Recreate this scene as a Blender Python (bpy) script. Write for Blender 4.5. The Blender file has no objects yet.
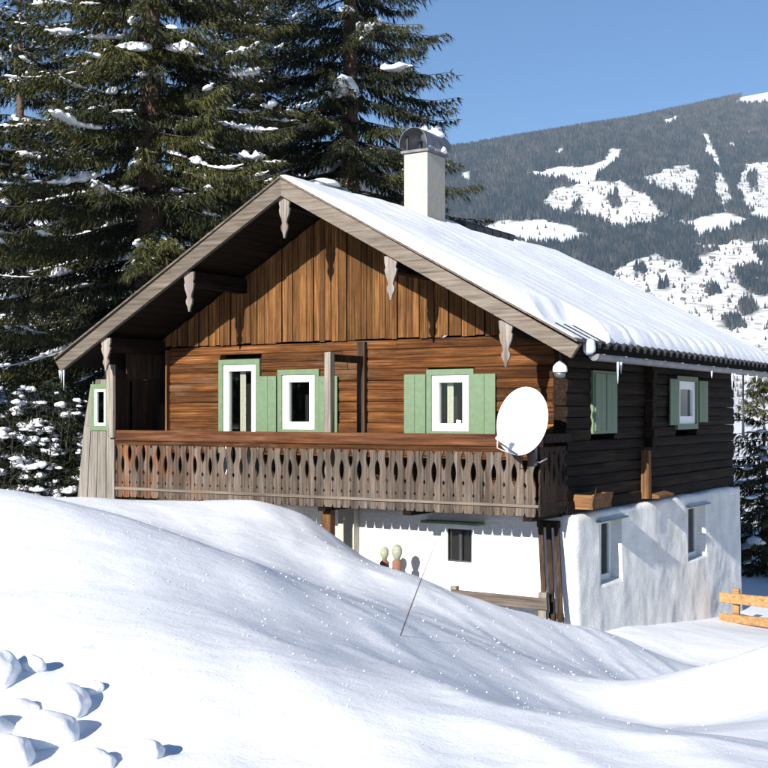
import bpy, bmesh, math, random
import numpy as np
from mathutils import Vector, Matrix, noise as mn
R = math.radians
rnd = random.Random(7)

# ------------------------------------------------------------------ camera, sky, sun, exposure
scene = bpy.context.scene
COL = scene.collection
F, TH, YH = 1212.8, 0.556, 413.2                    # focal length in photo pixels, yaw, horizon row
CAM = np.array([10.907, -14.659, 1.405])
RT = np.array([math.cos(TH), math.sin(TH), 0.0]); FW = np.array([-math.sin(TH), math.cos(TH), 0.0])
cam = bpy.data.cameras.new('camera'); camo = bpy.data.objects.new('camera', cam); COL.objects.link(camo)
camo.location = CAM; camo.rotation_euler = (R(90), 0, TH)
cam.sensor_fit = 'HORIZONTAL'; cam.sensor_width = 36; cam.lens = 36 * F / 768
cam.shift_y = (YH - 384) / 768
cam.clip_start = 0.1; cam.clip_end = 40000
cam.dof.use_dof = False
scene.camera = camo

SUN_EL, SUN_SX = 21.3, -0.055                       # light travels (SUN_SX, 1, -tan(el))
ldir = Vector((SUN_SX, 1, -math.tan(R(SUN_EL)))).normalized()
sun = bpy.data.lights.new('sun', 'SUN'); suno = bpy.data.objects.new('sun', sun); COL.objects.link(suno)
sun.energy = 5.0; sun.angle = R(0.5); sun.color = (1.0, 0.955, 0.88)
suno.rotation_euler = ldir.to_track_quat('-Z', 'Y').to_euler(); suno.location = (0, -30, 30)
world = bpy.data.worlds.new('World'); scene.world = world; world.use_nodes = True
wn = world.node_tree.nodes; wl = world.node_tree.links
sky = wn.new('ShaderNodeTexSky'); sky.sky_type = 'NISHITA'; sky.sun_disc = False
sky.sun_elevation = R(SUN_EL)
sd = -ldir; sky.sun_rotation = math.atan2(sd.x, sd.y)
sky.altitude = 900; sky.air_density = 1.0; sky.dust_density = 0.0; sky.ozone_density = 6.5
wl.new(sky.outputs[0], wn['Background'].inputs[0]); wn['Background'].inputs[1].default_value = 0.062
vs = scene.view_settings
vs.view_transform = 'Standard'; vs.look = 'None'; vs.gamma = 1; vs.use_curve_mapping = False
vs.exposure = 0.97

# ------------------------------------------------------------------ pixel -> place helpers
def ray(u, v): return FW + RT * (u - 384) / F + np.array([0, 0, (YH - v) / F])
def onY(u, v, y): d = ray(u, v); return CAM + d * (y - CAM[1]) / d[1]
def onX(u, v, x): d = ray(u, v); return CAM + d * (x - CAM[0]) / d[0]
def at(u, v, d): return CAM + ray(u, v) * d
def project(P):
    Q = np.asarray(P) - CAM; z = Q @ FW
    return 384 + F * (Q @ RT) / z, YH - F * Q[..., 2] / z, z

# ------------------------------------------------------------------ mesh helpers
class MB:
    def __init__(s): s.v = []; s.f = []
    def add(s, vs_, fs_):
        o = len(s.v); s.v += [tuple(p) for p in vs_]; s.f += [tuple(i + o for i in f) for f in fs_]; return s
    def box(s, a, b, j=0.0):
        q = lambda: rnd.uniform(-j, j) if j else 0
        vs_ = [(x + q(), y + q(), z + q()) for x in (a[0], b[0]) for y in (a[1], b[1]) for z in (a[2], b[2])]
        return s.add(vs_, [(0,1,3,2),(4,6,7,5),(0,4,5,1),(2,3,7,6),(0,2,6,4),(1,5,7,3)])
    def prism(s, pts, axis, a, b):
        """polygon pts (2D) extruded along axis from a to b"""
        n = len(pts)
        def P(p, t): return {'x': (t, p[0], p[1]), 'y': (p[0], t, p[1]), 'z': (p[0], p[1], t)}[axis]
        vs_ = [P(p, a) for p in pts] + [P(p, b) for p in pts]
        fs = [tuple(range(n))[::-1], tuple(range(n, 2 * n))] + [(i, (i + 1) % n, n + (i + 1) % n, n + i) for i in range(n)]
        return s.add(vs_, fs)
    def tube(s, path, rad, n=8):
        path = [Vector(p) for p in path]; rr = rad if isinstance(rad, (list, tuple)) else [rad] * len(path)
        vs_ = []; fs = []
        for i, p in enumerate(path):
            t = (path[min(i + 1, len(path) - 1)] - path[max(i - 1, 0)]).normalized()
            a = t.orthogonal().normalized() if i == 0 else (a - t * a.dot(t)).normalized()
            b = t.cross(a)
            for k in range(n):
                an = 2 * math.pi * k / n; vs_.append(p + (a * math.cos(an) + b * math.sin(an)) * rr[i])
        for i in range(len(path) - 1):
            for k in range(n):
                fs.append((i*n+k, i*n+(k+1)%n, (i+1)*n+(k+1)%n, (i+1)*n+k))
        fs.append(tuple(range(n))[::-1]); fs.append(tuple((len(path)-1)*n + k for k in range(n)))
        return s.add(vs_, fs)
    def lathe(s, prof, c, n=16):
        vs_ = []; fs = []
        for (r, z) in prof:
            for k in range(n):
                a = 2*math.pi*k/n; vs_.append((c[0]+r*math.cos(a), c[1]+r*math.sin(a), c[2]+z))
        for i in range(len(prof)-1):
            for k in range(n): fs.append((i*n+k, i*n+(k+1)%n, (i+1)*n+(k+1)%n, (i+1)*n+k))
        fs.append(tuple(range(n))[::-1]); fs.append(tuple((len(prof)-1)*n+k for k in range(n)))
        return s.add(vs_, fs)
    def grid(s, P):
        """P: array (n,m,3)"""
        n, m = P.shape[:2]
        return s.add(P.reshape(-1, 3), [(i*m+j, (i+1)*m+j, (i+1)*m+j+1, i*m+j+1) for i in range(n-1) for j in range(m-1)])

def link(name, me, mat=None, parent=None, smooth=False):
    o = bpy.data.objects.new(name, me); COL.objects.link(o)
    if mat is not None: me.materials.append(mat)
    if smooth:
        me.polygons.foreach_set('use_smooth', [True] * len(me.polygons))
    if parent is not None: o.parent = parent
    return o
def build(mb, name, mat, parent=None, smooth=False, bevel=0.0, fixn=True):
    me = bpy.data.meshes.new(name); me.from_pydata(mb.v, [], mb.f); me.update()
    if bevel or fixn:
        bm = bmesh.new(); bm.from_mesh(me)
        if fixn: bmesh.ops.recalc_face_normals(bm, faces=bm.faces)
        if bevel:
            bmesh.ops.bevel(bm, geom=[e for e in bm.edges if e.calc_face_angle(0) > 0.6], offset=bevel, segments=1, affect='EDGES', clamp_overlap=True)
        bm.to_mesh(me); bm.free()
    return link(name, me, mat, parent, smooth)
def npmesh(name, V, Fc, mat, parent=None, smooth=False, attr=None):
    """V (n,3) ; Fc (m,k) all same k"""
    me = bpy.data.meshes.new(name); V = np.ascontiguousarray(V, np.float32); Fc = np.ascontiguousarray(Fc, np.int32)
    m, k = Fc.shape
    me.vertices.add(len(V)); me.vertices.foreach_set('co', V.ravel())
    me.loops.add(m * k); me.loops.foreach_set('vertex_index', Fc.ravel())
    me.polygons.add(m); me.polygons.foreach_set('loop_start', np.arange(0, m * k, k, dtype=np.int32))
    me.polygons.foreach_set('loop_total', np.full(m, k, np.int32))
    if smooth: me.polygons.foreach_set('use_smooth', np.ones(m, bool))
    me.update(calc_edges=True)
    if attr is not None:
        for an, (dom, arr) in attr.items():
            a = me.attributes.new(an, 'FLOAT', dom); a.data.foreach_set('value', np.ascontiguousarray(arr, np.float32))
    return link(name, me, mat, parent)
def empty(name, loc=(0, 0, 0)):
    o = bpy.data.objects.new(name, None); COL.objects.link(o); o.location = loc; o.empty_display_size = .2; return o
def sub(parent, name):
    o = empty(name); o.parent = parent; return o
def tag(o, label=None, cat=None, group=None, kind=None):
    if label: o['label'] = label
    if cat: o['category'] = cat
    if group: o['group'] = group
    if kind: o['kind'] = kind
    return o

# ------------------------------------------------------------------ materials
def mat_new(name):
    m = bpy.data.materials.new(name); m.use_nodes = True
    return m, m.node_tree.nodes, m.node_tree.links, m.node_tree.nodes['Principled BSDF']
def setc(sock, c): sock.default_value = (c[0], c[1], c[2], 1)
def plain(name, c, rough=.6, metal=0.0, var=.12, scale=9, bump=.0):
    m, n, l, b = mat_new(name)
    geo = n.new('ShaderNodeNewGeometry'); tx = n.new('ShaderNodeTexNoise'); tx.inputs['Scale'].default_value = scale; tx.inputs['Detail'].default_value = 6
    l.new(geo.outputs['Position'], tx.inputs['Vector'])
    r = n.new('ShaderNodeValToRGB'); l.new(tx.outputs[0], r.inputs[0])
    r.color_ramp.elements[0].position = .3; r.color_ramp.elements[1].position = .75
    setc_ = lambda e, k: setattr(e, 'color', (c[0]*k, c[1]*k, c[2]*k, 1))
    setc_(r.color_ramp.elements[0], 1 - var); setc_(r.color_ramp.elements[1], 1 + var)
    l.new(r.outputs[0], b.inputs['Base Color']); b.inputs['Roughness'].default_value = rough; b.inputs['Metallic'].default_value = metal
    if bump:
        bp = n.new('ShaderNodeBump'); bp.inputs['Strength'].default_value = .6; bp.inputs['Distance'].default_value = bump
        l.new(tx.outputs[0], bp.inputs['Height']); l.new(bp.outputs[0], b.inputs['Normal'])
    return m
def wood(name, dark, mid, light, axis='x', grey=None, greyamt=0.0, spread=.35, fine=26, bump=.006):
    m, n, l, b = mat_new(name)
    geo = n.new('ShaderNodeNewGeometry'); oi = n.new('ShaderNodeObjectInfo')
    mp = n.new('ShaderNodeMapping'); sc = [fine] * 3; sc['xyz'.index(axis)] = 1.1; mp.inputs['Scale'].default_value = sc
    l.new(geo.outputs['Position'], mp.inputs['Vector'])
    mul = n.new('ShaderNodeMath'); mul.operation = 'MULTIPLY'; mul.inputs[1].default_value = 40; l.new(oi.outputs['Random'], mul.inputs[0])
    t1 = n.new('ShaderNodeTexNoise'); t1.noise_dimensions = '4D'; t1.inputs['Scale'].default_value = 1; t1.inputs['Detail'].default_value = 8; t1.inputs['Roughness'].default_value = .65
    l.new(mp.outputs[0], t1.inputs['Vector']); l.new(mul.outputs[0], t1.inputs['W'])
    r = n.new('ShaderNodeValToRGB'); l.new(t1.outputs[0], r.inputs[0]); cr = r.color_ramp
    cr.elements[0].position = .32; cr.elements[0].color = (*dark, 1); cr.elements[1].position = .72; cr.elements[1].color = (*light, 1)
    e = cr.elements.new(.5); e.color = (*mid, 1)
    # broad patches
    mp2 = n.new('ShaderNodeMapping'); sc2 = [5] * 3; sc2['xyz'.index(axis)] = 1.1; mp2.inputs['Scale'].default_value = sc2
    l.new(geo.outputs['Position'], mp2.inputs['Vector'])
    t2 = n.new('ShaderNodeTexNoise'); t2.noise_dimensions = '4D'; t2.inputs['Scale'].default_value = 1; t2.inputs['Detail'].default_value = 5; t2.inputs['Roughness'].default_value = .7
    l.new(mp2.outputs[0], t2.inputs['Vector']); l.new(mul.outputs[0], t2.inputs['W'])
    mr = n.new('ShaderNodeMapRange'); mr.inputs[1].default_value = .3; mr.inputs[2].default_value = .7; mr.inputs[3].default_value = 1 - spread; mr.inputs[4].default_value = 1 + spread
    l.new(t2.outputs[0], mr.inputs[0])
    mr3 = n.new('ShaderNodeMapRange'); mr3.inputs[3].default_value = 1 - spread * .8; mr3.inputs[4].default_value = 1 + spread * .6; l.new(oi.outputs['Random'], mr3.inputs[0])
    mm = n.new('ShaderNodeMath'); mm.operation = 'MULTIPLY'; l.new(mr.outputs[0], mm.inputs[0]); l.new(mr3.outputs[0], mm.inputs[1])
    hv = n.new('ShaderNodeHueSaturation'); l.new(r.outputs[0], hv.inputs['Color']); l.new(mm.outputs[0], hv.inputs['Value'])
    out = hv.outputs[0]
    if grey is not None:
        t3 = n.new('ShaderNodeTexNoise'); t3.inputs['Scale'].default_value = .8; t3.inputs['Detail'].default_value = 6; t3.inputs['Roughness'].default_value = .7
        l.new(mp2.outputs[0], t3.inputs['Vector'])
        m3 = n.new('ShaderNodeMapRange'); m3.inputs[1].default_value = .62 - greyamt * .4; m3.inputs[2].default_value = .78 - greyamt * .4; l.new(t3.outputs[0], m3.inputs[0])
        gx = n.new('ShaderNodeMixRGB'); gx.blend_type = 'MULTIPLY'; gx.inputs[0].default_value = .8; setc(gx.inputs[1], grey); 
        m4 = n.new('ShaderNodeMapRange'); m4.inputs[1].default_value = .3; m4.inputs[2].default_value = .7; m4.inputs[3].default_value = .35; m4.inputs[4].default_value = 1.25; l.new(t1.outputs[0], m4.inputs[0])
        l.new(m4.outputs[0], gx.inputs[2])
        mx = n.new('ShaderNodeMixRGB'); l.new(m3.outputs[0], mx.inputs[0]); l.new(out, mx.inputs[1]); l.new(gx.outputs[0], mx.inputs[2]); out = mx.outputs[0]
    l.new(out, b.inputs['Base Color']); b.inputs['Roughness'].default_value = .85; b.inputs['Specular IOR Level'].default_value = .12
    bp = n.new('ShaderNodeBump'); bp.inputs['Strength'].default_value = .8; bp.inputs['Distance'].default_value = bump
    l.new(t1.outputs[0], bp.inputs['Height']); l.new(bp.outputs[0], b.inputs['Normal'])
    return m

def snow_mat(name, fine=True, c=(.82, .835, .87)):
    m, n, l, b = mat_new(name)
    setc(b.inputs['Base Color'], c); b.inputs['Roughness'].default_value = .55; b.inputs['Specular IOR Level'].default_value = .25
    b.inputs['Sheen Weight'].default_value = 0
    geo = n.new('ShaderNodeNewGeometry')
    t = n.new('ShaderNodeTexNoise'); t.inputs['Scale'].default_value = 45; t.inputs['Detail'].default_value = 6; t.inputs['Roughness'].default_value = .75
    l.new(geo.outputs['Position'], t.inputs['Vector'])
    t2 = n.new('ShaderNodeTexNoise'); t2.inputs['Scale'].default_value = 4.5; t2.inputs['Detail'].default_value = 4
    l.new(geo.outputs['Position'], t2.inputs['Vector'])
    bp = n.new('ShaderNodeBump'); bp.inputs['Strength'].default_value = .55; bp.inputs['Distance'].default_value = .008 if fine else .014
    l.new(t.outputs[0], bp.inputs['Height'])
    bp2 = n.new('ShaderNodeBump'); bp2.inputs['Strength'].default_value = .5; bp2.inputs['Distance'].default_value = .022
    l.new(t2.outputs[0], bp2.inputs['Height']); l.new(bp2.outputs[0], bp.inputs['Normal']); l.new(bp.outputs[0], b.inputs['Normal'])
    return m

M = {}
M['snow'] = snow_mat('snow')
M['snow_soft'] = snow_mat('snow_soft', False, (.76, .775, .81))
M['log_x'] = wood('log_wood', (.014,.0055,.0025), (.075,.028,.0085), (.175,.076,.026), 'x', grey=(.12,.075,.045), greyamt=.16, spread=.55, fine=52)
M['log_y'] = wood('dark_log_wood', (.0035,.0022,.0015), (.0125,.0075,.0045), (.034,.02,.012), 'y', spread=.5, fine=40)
M['gable'] = wood('gable_wood', (.02,.0085,.0035), (.105,.047,.0155), (.215,.105,.037), 'z', spread=.5, fine=46)
M['grey_x'] = wood('grey_wood_x', (0.0540,0.0420,0.0330), (0.1200,0.0990,0.0810), (0.1800,0.1560,0.1320), 'x', grey=(0.1500,0.0840,0.0420), greyamt=-.1, spread=.25)
M['grey_z'] = wood('grey_wood_z', (0.0780,0.0650,0.0520), (0.1950,0.1690,0.1430), (0.2730,0.2470,0.2145), 'z', spread=.2)
M['rail'] = wood('rail_wood', (.024,.010,.005), (.095,.038,.017), (.18,.082,.04), 'x', grey=(.18,.14,.115), greyamt=.05, spread=.3)
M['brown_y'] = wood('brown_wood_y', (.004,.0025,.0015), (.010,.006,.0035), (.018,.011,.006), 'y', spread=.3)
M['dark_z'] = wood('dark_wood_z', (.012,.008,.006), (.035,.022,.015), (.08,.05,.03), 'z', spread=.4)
M['tan'] = wood('tan_wood', (.08,.035,.014), (.17,.085,.038), (.25,.14,.068), 'x', spread=.3)
M['tan_z'] = wood('tan_wood_z', (.06,.026,.010), (.15,.075,.033), (.24,.135,.065), 'z', spread=.3)
M['fence'] = wood('fence_wood', (.20,.10,.04), (.33,.19,.085), (.42,.26,.13), 'x', spread=.15)
M['pend'] = wood('pendant_wood', (.08,.06,.05), (.19,.165,.145), (.29,.265,.24), 'z', grey=(.20,.10,.05), greyamt=.08, spread=.3)
M['green'] = plain('green_paint', (.10,.155,.085), .55, var=.12, scale=14)
M['white_paint'] = plain('white_paint', (.80,.80,.78), .45, var=.04)
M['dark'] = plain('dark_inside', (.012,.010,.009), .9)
M['curtain'] = plain('curtain_cloth', (.55,.50,.40), .9, scale=30)
M['metal'] = plain('zinc_metal', (.16,.16,.17), .5, .6, var=.3, scale=6)
M['metal_dark'] = plain('dark_metal', (.05,.05,.055), .5, .5, var=.3)
M['dish'] = plain('dish_paint', (.82,.82,.80), .4, var=.03)
M['stone'] = plain('pale_stone', (.28,.29,.21), .8, var=.25, scale=40, bump=.004)
M['terracotta'] = plain('terracotta', (.20,.09,.055), .8)
M['tile'] = plain('roof_tile', (.035,.032,.032), .7, var=.4, scale=20)
M['chim'] = plain('chimney_render', (.37,.34,.285), .85, var=.08, scale=12, bump=.006)

def plaster():
    m, n, l, b = mat_new('white_plaster')
    geo = n.new('ShaderNodeNewGeometry')
    t = n.new('ShaderNodeTexNoise'); t.inputs['Scale'].default_value = 2.2; t.inputs['Detail'].default_value = 8; l.new(geo.outputs['Position'], t.inputs['Vector'])
    r = n.new('ShaderNodeValToRGB'); r.color_ramp.elements[0].position = .3; r.color_ramp.elements[0].color = (.66,.65,.62,1); r.color_ramp.elements[1].position = .6; r.color_ramp.elements[1].color = (.82,.81,.79,1)
    l.new(t.outputs[0], r.inputs[0])
    # splash-back dirt low on the wall
    l.new(r.outputs[0], b.inputs['Base Color']); b.inputs['Roughness'].default_value = .9
    t2 = n.new('ShaderNodeTexNoise'); t2.inputs['Scale'].default_value = 17; t2.inputs['Detail'].default_value = 9; t2.inputs['Roughness'].default_value = .68; l.new(geo.outputs['Position'], t2.inputs['Vector'])
    bp = n.new('ShaderNodeBump'); bp.inputs['Strength'].default_value = .9; bp.inputs['Distance'].default_value = .04
    l.new(t2.outputs[0], bp.inputs['Height']); l.new(bp.outputs[0], b.inputs['Normal'])
    return m
M['plaster'] = plaster()
def glass():
    m, n, l, b = mat_new('window_glass')
    out = n['Material Output']; n.remove(b)
    tr = n.new('ShaderNodeBsdfTransparent'); setc(tr.inputs[0], (.85,.88,.88)); gl = n.new('ShaderNodeBsdfGlossy'); gl.inputs['Roughness'].default_value = .03
    fr = n.new('ShaderNodeFresnel'); fr.inputs[0].default_value = 1.5; mx = n.new('ShaderNodeMixShader')
    l.new(fr.outputs[0], mx.inputs[0]); l.new(tr.outputs[0], mx.inputs[1]); l.new(gl.outputs[0], mx.inputs[2]); l.new(mx.outputs[0], out.inputs[0])
    return m
M['glass'] = glass()
def ice():
    m, n, l, b = mat_new('ice'); setc(b.inputs['Base Color'], (.75,.82,.88)); b.inputs['Roughness'].default_value = .25; b.inputs['Transmission Weight'].default_value = .5; b.inputs['IOR'].default_value = 1.31
    return m
M['ice'] = ice()
def needles(name, a, c):
    m, n, l, b = mat_new(name)
    at_ = n.new('ShaderNodeAttribute'); at_.attribute_name = 'tint'
    r = n.new('ShaderNodeValToRGB'); r.color_ramp.elements[0].color = (*a, 1); r.color_ramp.elements[1].color = (*c, 1); l.new(at_.outputs['Fac'], r.inputs[0])
    l.new(r.outputs[0], b.inputs['Base Color']); b.inputs['Roughness'].default_value = .65; b.inputs['Specular IOR Level'].default_value = .2
    return m
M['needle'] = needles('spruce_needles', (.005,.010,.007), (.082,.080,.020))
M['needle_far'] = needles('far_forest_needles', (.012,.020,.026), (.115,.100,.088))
M['bark'] = plain('bark', (.09,.06,.04), .95, var=.5, scale=14, bump=.02)
M['twig'] = plain('twig_bark', (.035,.026,.020), .95, var=.3)

# ------------------------------------------------------------------ terrain
def tps_fit(P, Z, reg=1e-3):
    n = len(P); d = np.linalg.norm(P[:, None] - P[None], axis=2)
    K = np.where(d > 0, d * d * np.log(np.maximum(d, 1e-9)), 0) + np.eye(n) * reg
    A = np.zeros((n + 3, n + 3)); A[:n, :n] = K; A[:n, n] = 1; A[:n, n+1:] = P; A[n, :n] = 1; A[n+1:, :n] = P.T
    return np.linalg.solve(A, np.r_[Z, 0, 0, 0])
def tps_eval(w, P, Q):
    out = np.empty(len(Q))
    for i in range(0, len(Q), 20000):
        q = Q[i:i+20000]; d = np.linalg.norm(q[:, None] - P[None], axis=2)
        K = np.where(d > 0, d * d * np.log(np.maximum(d, 1e-9)), 0)
        out[i:i+20000] = K @ w[:len(P)] + w[len(P)] + q @ w[len(P)+1:]
    return out
ctl = [at(*c) for c in [
    # brow of the near slope, seen against the house
    (-150,486,11.5),(0,489,11),(100,512,10.5),(200,550,10),(300,592,9.5),
    (-60,505,14),(75,497,15.5),(160,501,16),(255,502,16.3),(305,516,16.2),(335,540,15.8),
    (120,523,13),(220,552,12.7),(310,583,12.3),
    (360,557,15.2),(400,573,14.6),(470,597,14.6),(540,617,15),(605,632,16),(660,656,15.6),(722,690,14.6),
    (400,615,11.2),(500,650,11),(600,680,11),
    # near snow
    (-200,768,5.2),(0,768,5.1),(200,768,5.1),(400,768,5.3),(600,768,5.4),(768,768,5.5),
    (-150,640,6.7),(50,640,6.7),(200,648,6.6),(400,690,6.5),(550,716,6.5),(660,735,6.5),
    (-100,560,8.6),(60,562,8.6),(200,592,8.4),(320,632,8.2),
    # the bank on the right
    (768,656,9.2),(820,635,9.4),(738,680,9.1),(704,712,8.9),(768,728,7.2),(840,720,7.2),(690,742,7.0),
]]
ctl += [np.array(p, float) for p in [
    (4.35,2.5,-1.86),(4.35,5.5,-2.17),(4.35,8.7,-2.5),(5.5,1.7,-2.02),(7.5,3,-2.08),(6,5,-2.14),(9,5,-2.2),(8.5,1,-2.05),(7,-1.5,-1.87),(12,-1,-2.0),(7,9,-2.7),(11,9,-3.0),
    (3.4,.5,-1.72),(2.4,.5,-1.5),(1.3,.5,-1.05),(.4,.4,-.75),(-1.5,.4,-.45),(-3.5,0,-.3),(-5.2,-1,-.05),(-6.5,3,.1),(-8,8,.3),(-3,14,-.6),(3,14,-2.4),(-14,10,.9),(-14,-4,1.0),
    (14,-6,-1.0),(16,-14,-.6),(10.9,-16,-.35),(2,-16,.0),(-6,-14,.6),(12.4,-4.5,-1.75)]]
ctl = np.array(ctl); TW = tps_fit(ctl[:, :2], ctl[:, 2])
def sm(a, b, x): t = np.clip((x - a) / (b - a), 0, 1); return t * t * (3 - 2 * t)
def ground_h(Q):
    Q = np.asarray(Q, float); zn = np.clip(tps_eval(TW, ctl[:, :2], Q), -4.5, 3)
    rel = Q - CAM[:2]; dep = rel @ FW[:2]; lat = rel @ RT[:2]; dd = np.hypot(dep, lat)
    zf = -2.6 - .0055 * np.maximum(dd - 25, 0) ** .95 + 1.2 * sm(0, -30, lat) * sm(500, 40, dd)
    zf = np.maximum(zf, -16)
    return zn + (zf - zn) * sm(20, 42, dd)
def hit(u, v, d0=3.0, d1=25.0):
    dd = np.linspace(d0, d1, 900); pts = CAM + dd[:, None] * ray(u, v); below = pts[:, 2] < ground_h(pts[:, :2])
    return pts[int(np.argmax(below))] if below.any() else pts[-1]
fb = lambda *a: mn.fractal(Vector(a), 1.0, 2.0, 4)
def fine_relief(Q, H):
    H = H.copy(); rel = Q - CAM[:2]; dep = rel @ FW[:2]; lat = rel @ RT[:2]; dd = np.hypot(dep, lat)
    for i in np.nonzero(dd < 30)[0]:
        x, y = Q[i]; a = x * .80 - y * .6; b = x * .6 + y * .80       # wind ripples run down the slope
        w = 1 - sm(18, 30, dd[i])
        k = sm(-2.5, .5, lat[i] + .15 * (dep[i] - 8)) * (1 - .8 * sm(15.6, 16.6, dep[i]))
        H[i] += w * (.030 * (.25 + k) * mn.noise(Vector((a * .45, b * 1.5, 3))) + (.003 + .009 * k) * mn.noise(Vector((a * .8, b * 3.2, 9))) + .012 * mn.noise(Vector((x * 1.7, y * 1.7, 0))) + .004 * mn.noise(Vector((x * 7, y * 7, 5))))
        if k > .05 and w > .05:                                       # little wind-cut edges
            rd = 1 - abs(mn.noise(Vector((a * .38 + .5 * mn.noise(Vector((x * .7, y * .7, 2))), b * 1.25, 14)))) * 3.2
            if rd > 0: H[i] += w * k * .030 * rd * rd * (.5 + mn.noise(Vector((x * .5, y * .5, 21))))
    # trodden, clod-strewn hollow near the photographer
    for (p, r, h) in LUMPS:
        q = np.hypot(*(Q - p).T) / r; near = q < 4
        H[near] += h * np.exp(-q[near] ** 2.6)
    return H
LUMPS = [(hit(u, v)[:2], r, h) for (u, v, r, h) in (
    (40,725,.30,-.05),(-30,735,.34,-.05),(46,738,.16,.05),(66,704,.14,.045),(-8,690,.16,.05),(8,766,.14,.04),(95,705,.14,-.04),(168,746,.07,-.03),(20,680,.16,.035),(120,762,.15,.02),(75,655,.08,.025),(40,700,.07,-.03))]
def axis_vals(lo, hi, st, far_lo, far_hi, g=1.13):
    a = list(np.arange(lo, hi + 1e-6, st)); s = st; x = a[-1]
    while x < far_hi: s *= g; x += s; a.append(x)
    s = st; x = a[0]; pre = []
    while x > far_lo: s *= g; x -= s; pre.append(x)
    return np.array(pre[::-1] + a)
LA = axis_vals(-7.0, 7.5, .07, -6000, 6000, 1.12); DA = np.r_[axis_vals(4.6, 6.9, .035, -60, 7.0, 1.2), ]
DA = np.r_[DA[DA < 6.95], axis_vals(6.95, 18, .075, 6.9, 3000, 1.10)[2:]]
DA = np.unique(np.round(DA, 4))
gl, gd = np.meshgrid(LA, DA, indexing='ij')
Q = CAM[:2] + gl.reshape(-1, 1) * RT[:2] + gd.reshape(-1, 1) * FW[:2]
H = fine_relief(Q, ground_h(Q))
n_, m_ = gl.shape; ii = (np.arange(n_-1)[:, None] * m_ + np.arange(m_-1)[None]).ravel()
GF = np.stack([ii, ii + m_, ii + m_ + 1, ii + 1], 1)
g = npmesh('ground', np.c_[Q, H], GF, M['snow'], smooth=True); tag(g, kind='structure')
def gz(x, y): return float(ground_h(np.array([[x, y]]))[0])

# ------------------------------------------------------------------ mountain across the valley
def mtn_h(lat, dep):
    """height over lateral/depth metres (numpy)"""
    ud = lat / np.maximum(dep, 1) * F + 384
    v = np.interp(dep, [1500, 1900, 2150, 2500, 3000, 3600, 4200, 4900, 5400, 6200, 7500], [418, 405, 385, 335, 262, 200, 150, 96, 70, 60, 52])
    z = (YH - v) / F * dep
    sk = np.interp(lat, [-4500, -1500, -300, 282, 542, 950, 1172, 1425, 1700, 2300, 4500], [430, 640, 860, 958, 1022, 1135, 1212, 1300, 1385, 1500, 1200])
    k = 22.0
    return -k * np.log(np.exp(-z / k) + np.exp(-sk / k))
ml = np.arange(-1500, 3300, 22.0); md = np.r_[np.arange(1500, 5600, 22.0), np.arange(5600, 8000, 120.)]
gl, gd = np.meshgrid(ml, md, indexing='ij'); mz = mtn_h(gl, gd)
nz = np.array([mn.fractal(Vector((a / 520, b / 900, 1.3)), 1.0, 2.1, 6) for a, b in zip(gl.ravel(), gd.ravel())]).reshape(gl.shape)
amp = np.clip((gd - 1700) / 900, 0, 1) * 40 * (1 - sm(3700, 4500, gd) * .88)
mz = mz + nz * amp
P3 = CAM + gl[..., None] * RT + gd[..., None] * FW; P3[..., 2] = mz + CAM[2]
def poly_in(px, py, poly):
    ins = np.zeros(px.shape, bool); n = len(poly)
    for i in range(n):
        x1, y1 = poly[i]; x2, y2 = poly[(i+1) % n]
        c = ((y1 > py) != (y2 > py)) & (px < (x2 - x1) * (py - y1) / (y2 - y1 + 1e-12) + x1); ins ^= c
    return ins
# clearings (photo outlines laid on the slope they lie on) with the share of trees left standing in them
CLEAR = [([(523,173),(560,167),(598,165),(612,150),(624,146),(620,158),(606,170),(592,183),(572,182),(545,178)], .03),
         ([(541,203),(552,190),(585,181),(620,180),(650,197),(665,216),(650,226),(624,229),(600,219),(575,215),(555,214)], .10),
         ([(470,231),(498,220),(540,219),(565,226),(590,235),(585,241),(560,246),(500,243)], .03),
         ([(636,180),(660,171),(690,164),(702,178),(694,200),(676,196),(652,187)], .16),
         ([(703,134),(708,134),(716,155),(726,168),(722,170),(710,157),(697,157),(706,153)], .03),
         ([(736,185),(745,166),(800,154),(810,215),(745,212)], .13),
         ([(670,224),(700,217),(726,213),(747,219),(741,229),(715,231),(698,239),(690,230)], .0),
         ([(740,222),(760,208),(820,205),(820,226)], .02),
         ([(712,175),(722,172),(732,200),(722,212),(716,195)], .12),
         ([(622,266),(650,255),(690,246),(735,242),(820,238),(820,420),(560,420),(590,300)], .035),
         ([(733,104),(748,92),(820,70),(820,99)], .0),
         ([(662,123),(672,117),(678,118),(668,126)], .1), ([(553,152),(560,148),(566,148),(560,156)], .2),
         ([(728,144),(734,140),(734,150)], .2), ([(744,130),(750,128),(750,134)], .2),
         ([(380,300),(520,262),(600,420),(300,420)], .05)]
def clearing(px, py, wx, wy):
    """1 = no clearing; else the share of trees left"""
    d = np.ones(px.shape)
    for poly, s in CLEAR:
        ins = poly_in(px + wx, py + wy, poly); d = np.where(ins, np.minimum(d, s), d)
    out = (px < 470) | (px > 835)                       # slopes beyond the photo go on in the same way
    big = np.zeros(px.shape)
    big[out] = [mn.fractal(Vector((a / 62, b / 26, 8.8)), 1.0, 2.0, 3) + .9 * max(0, (b - 250) / 100) for a, b in zip(px[out], py[out])]
    d = np.where(out & (big > .42), .06, d)
    for poly in COPSE: d = np.where(poly_in(px + wx, py + wy, poly), .95, d)
    return d
def roughness(px, py):
    d = np.zeros(px.shape)
    for k in ROUGH: d = np.where(poly_in(px, py, CLEAR[k][0]), 1, d)
    return d
ROUGH = (1, 3, 5, 8, 9, 15)
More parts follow.
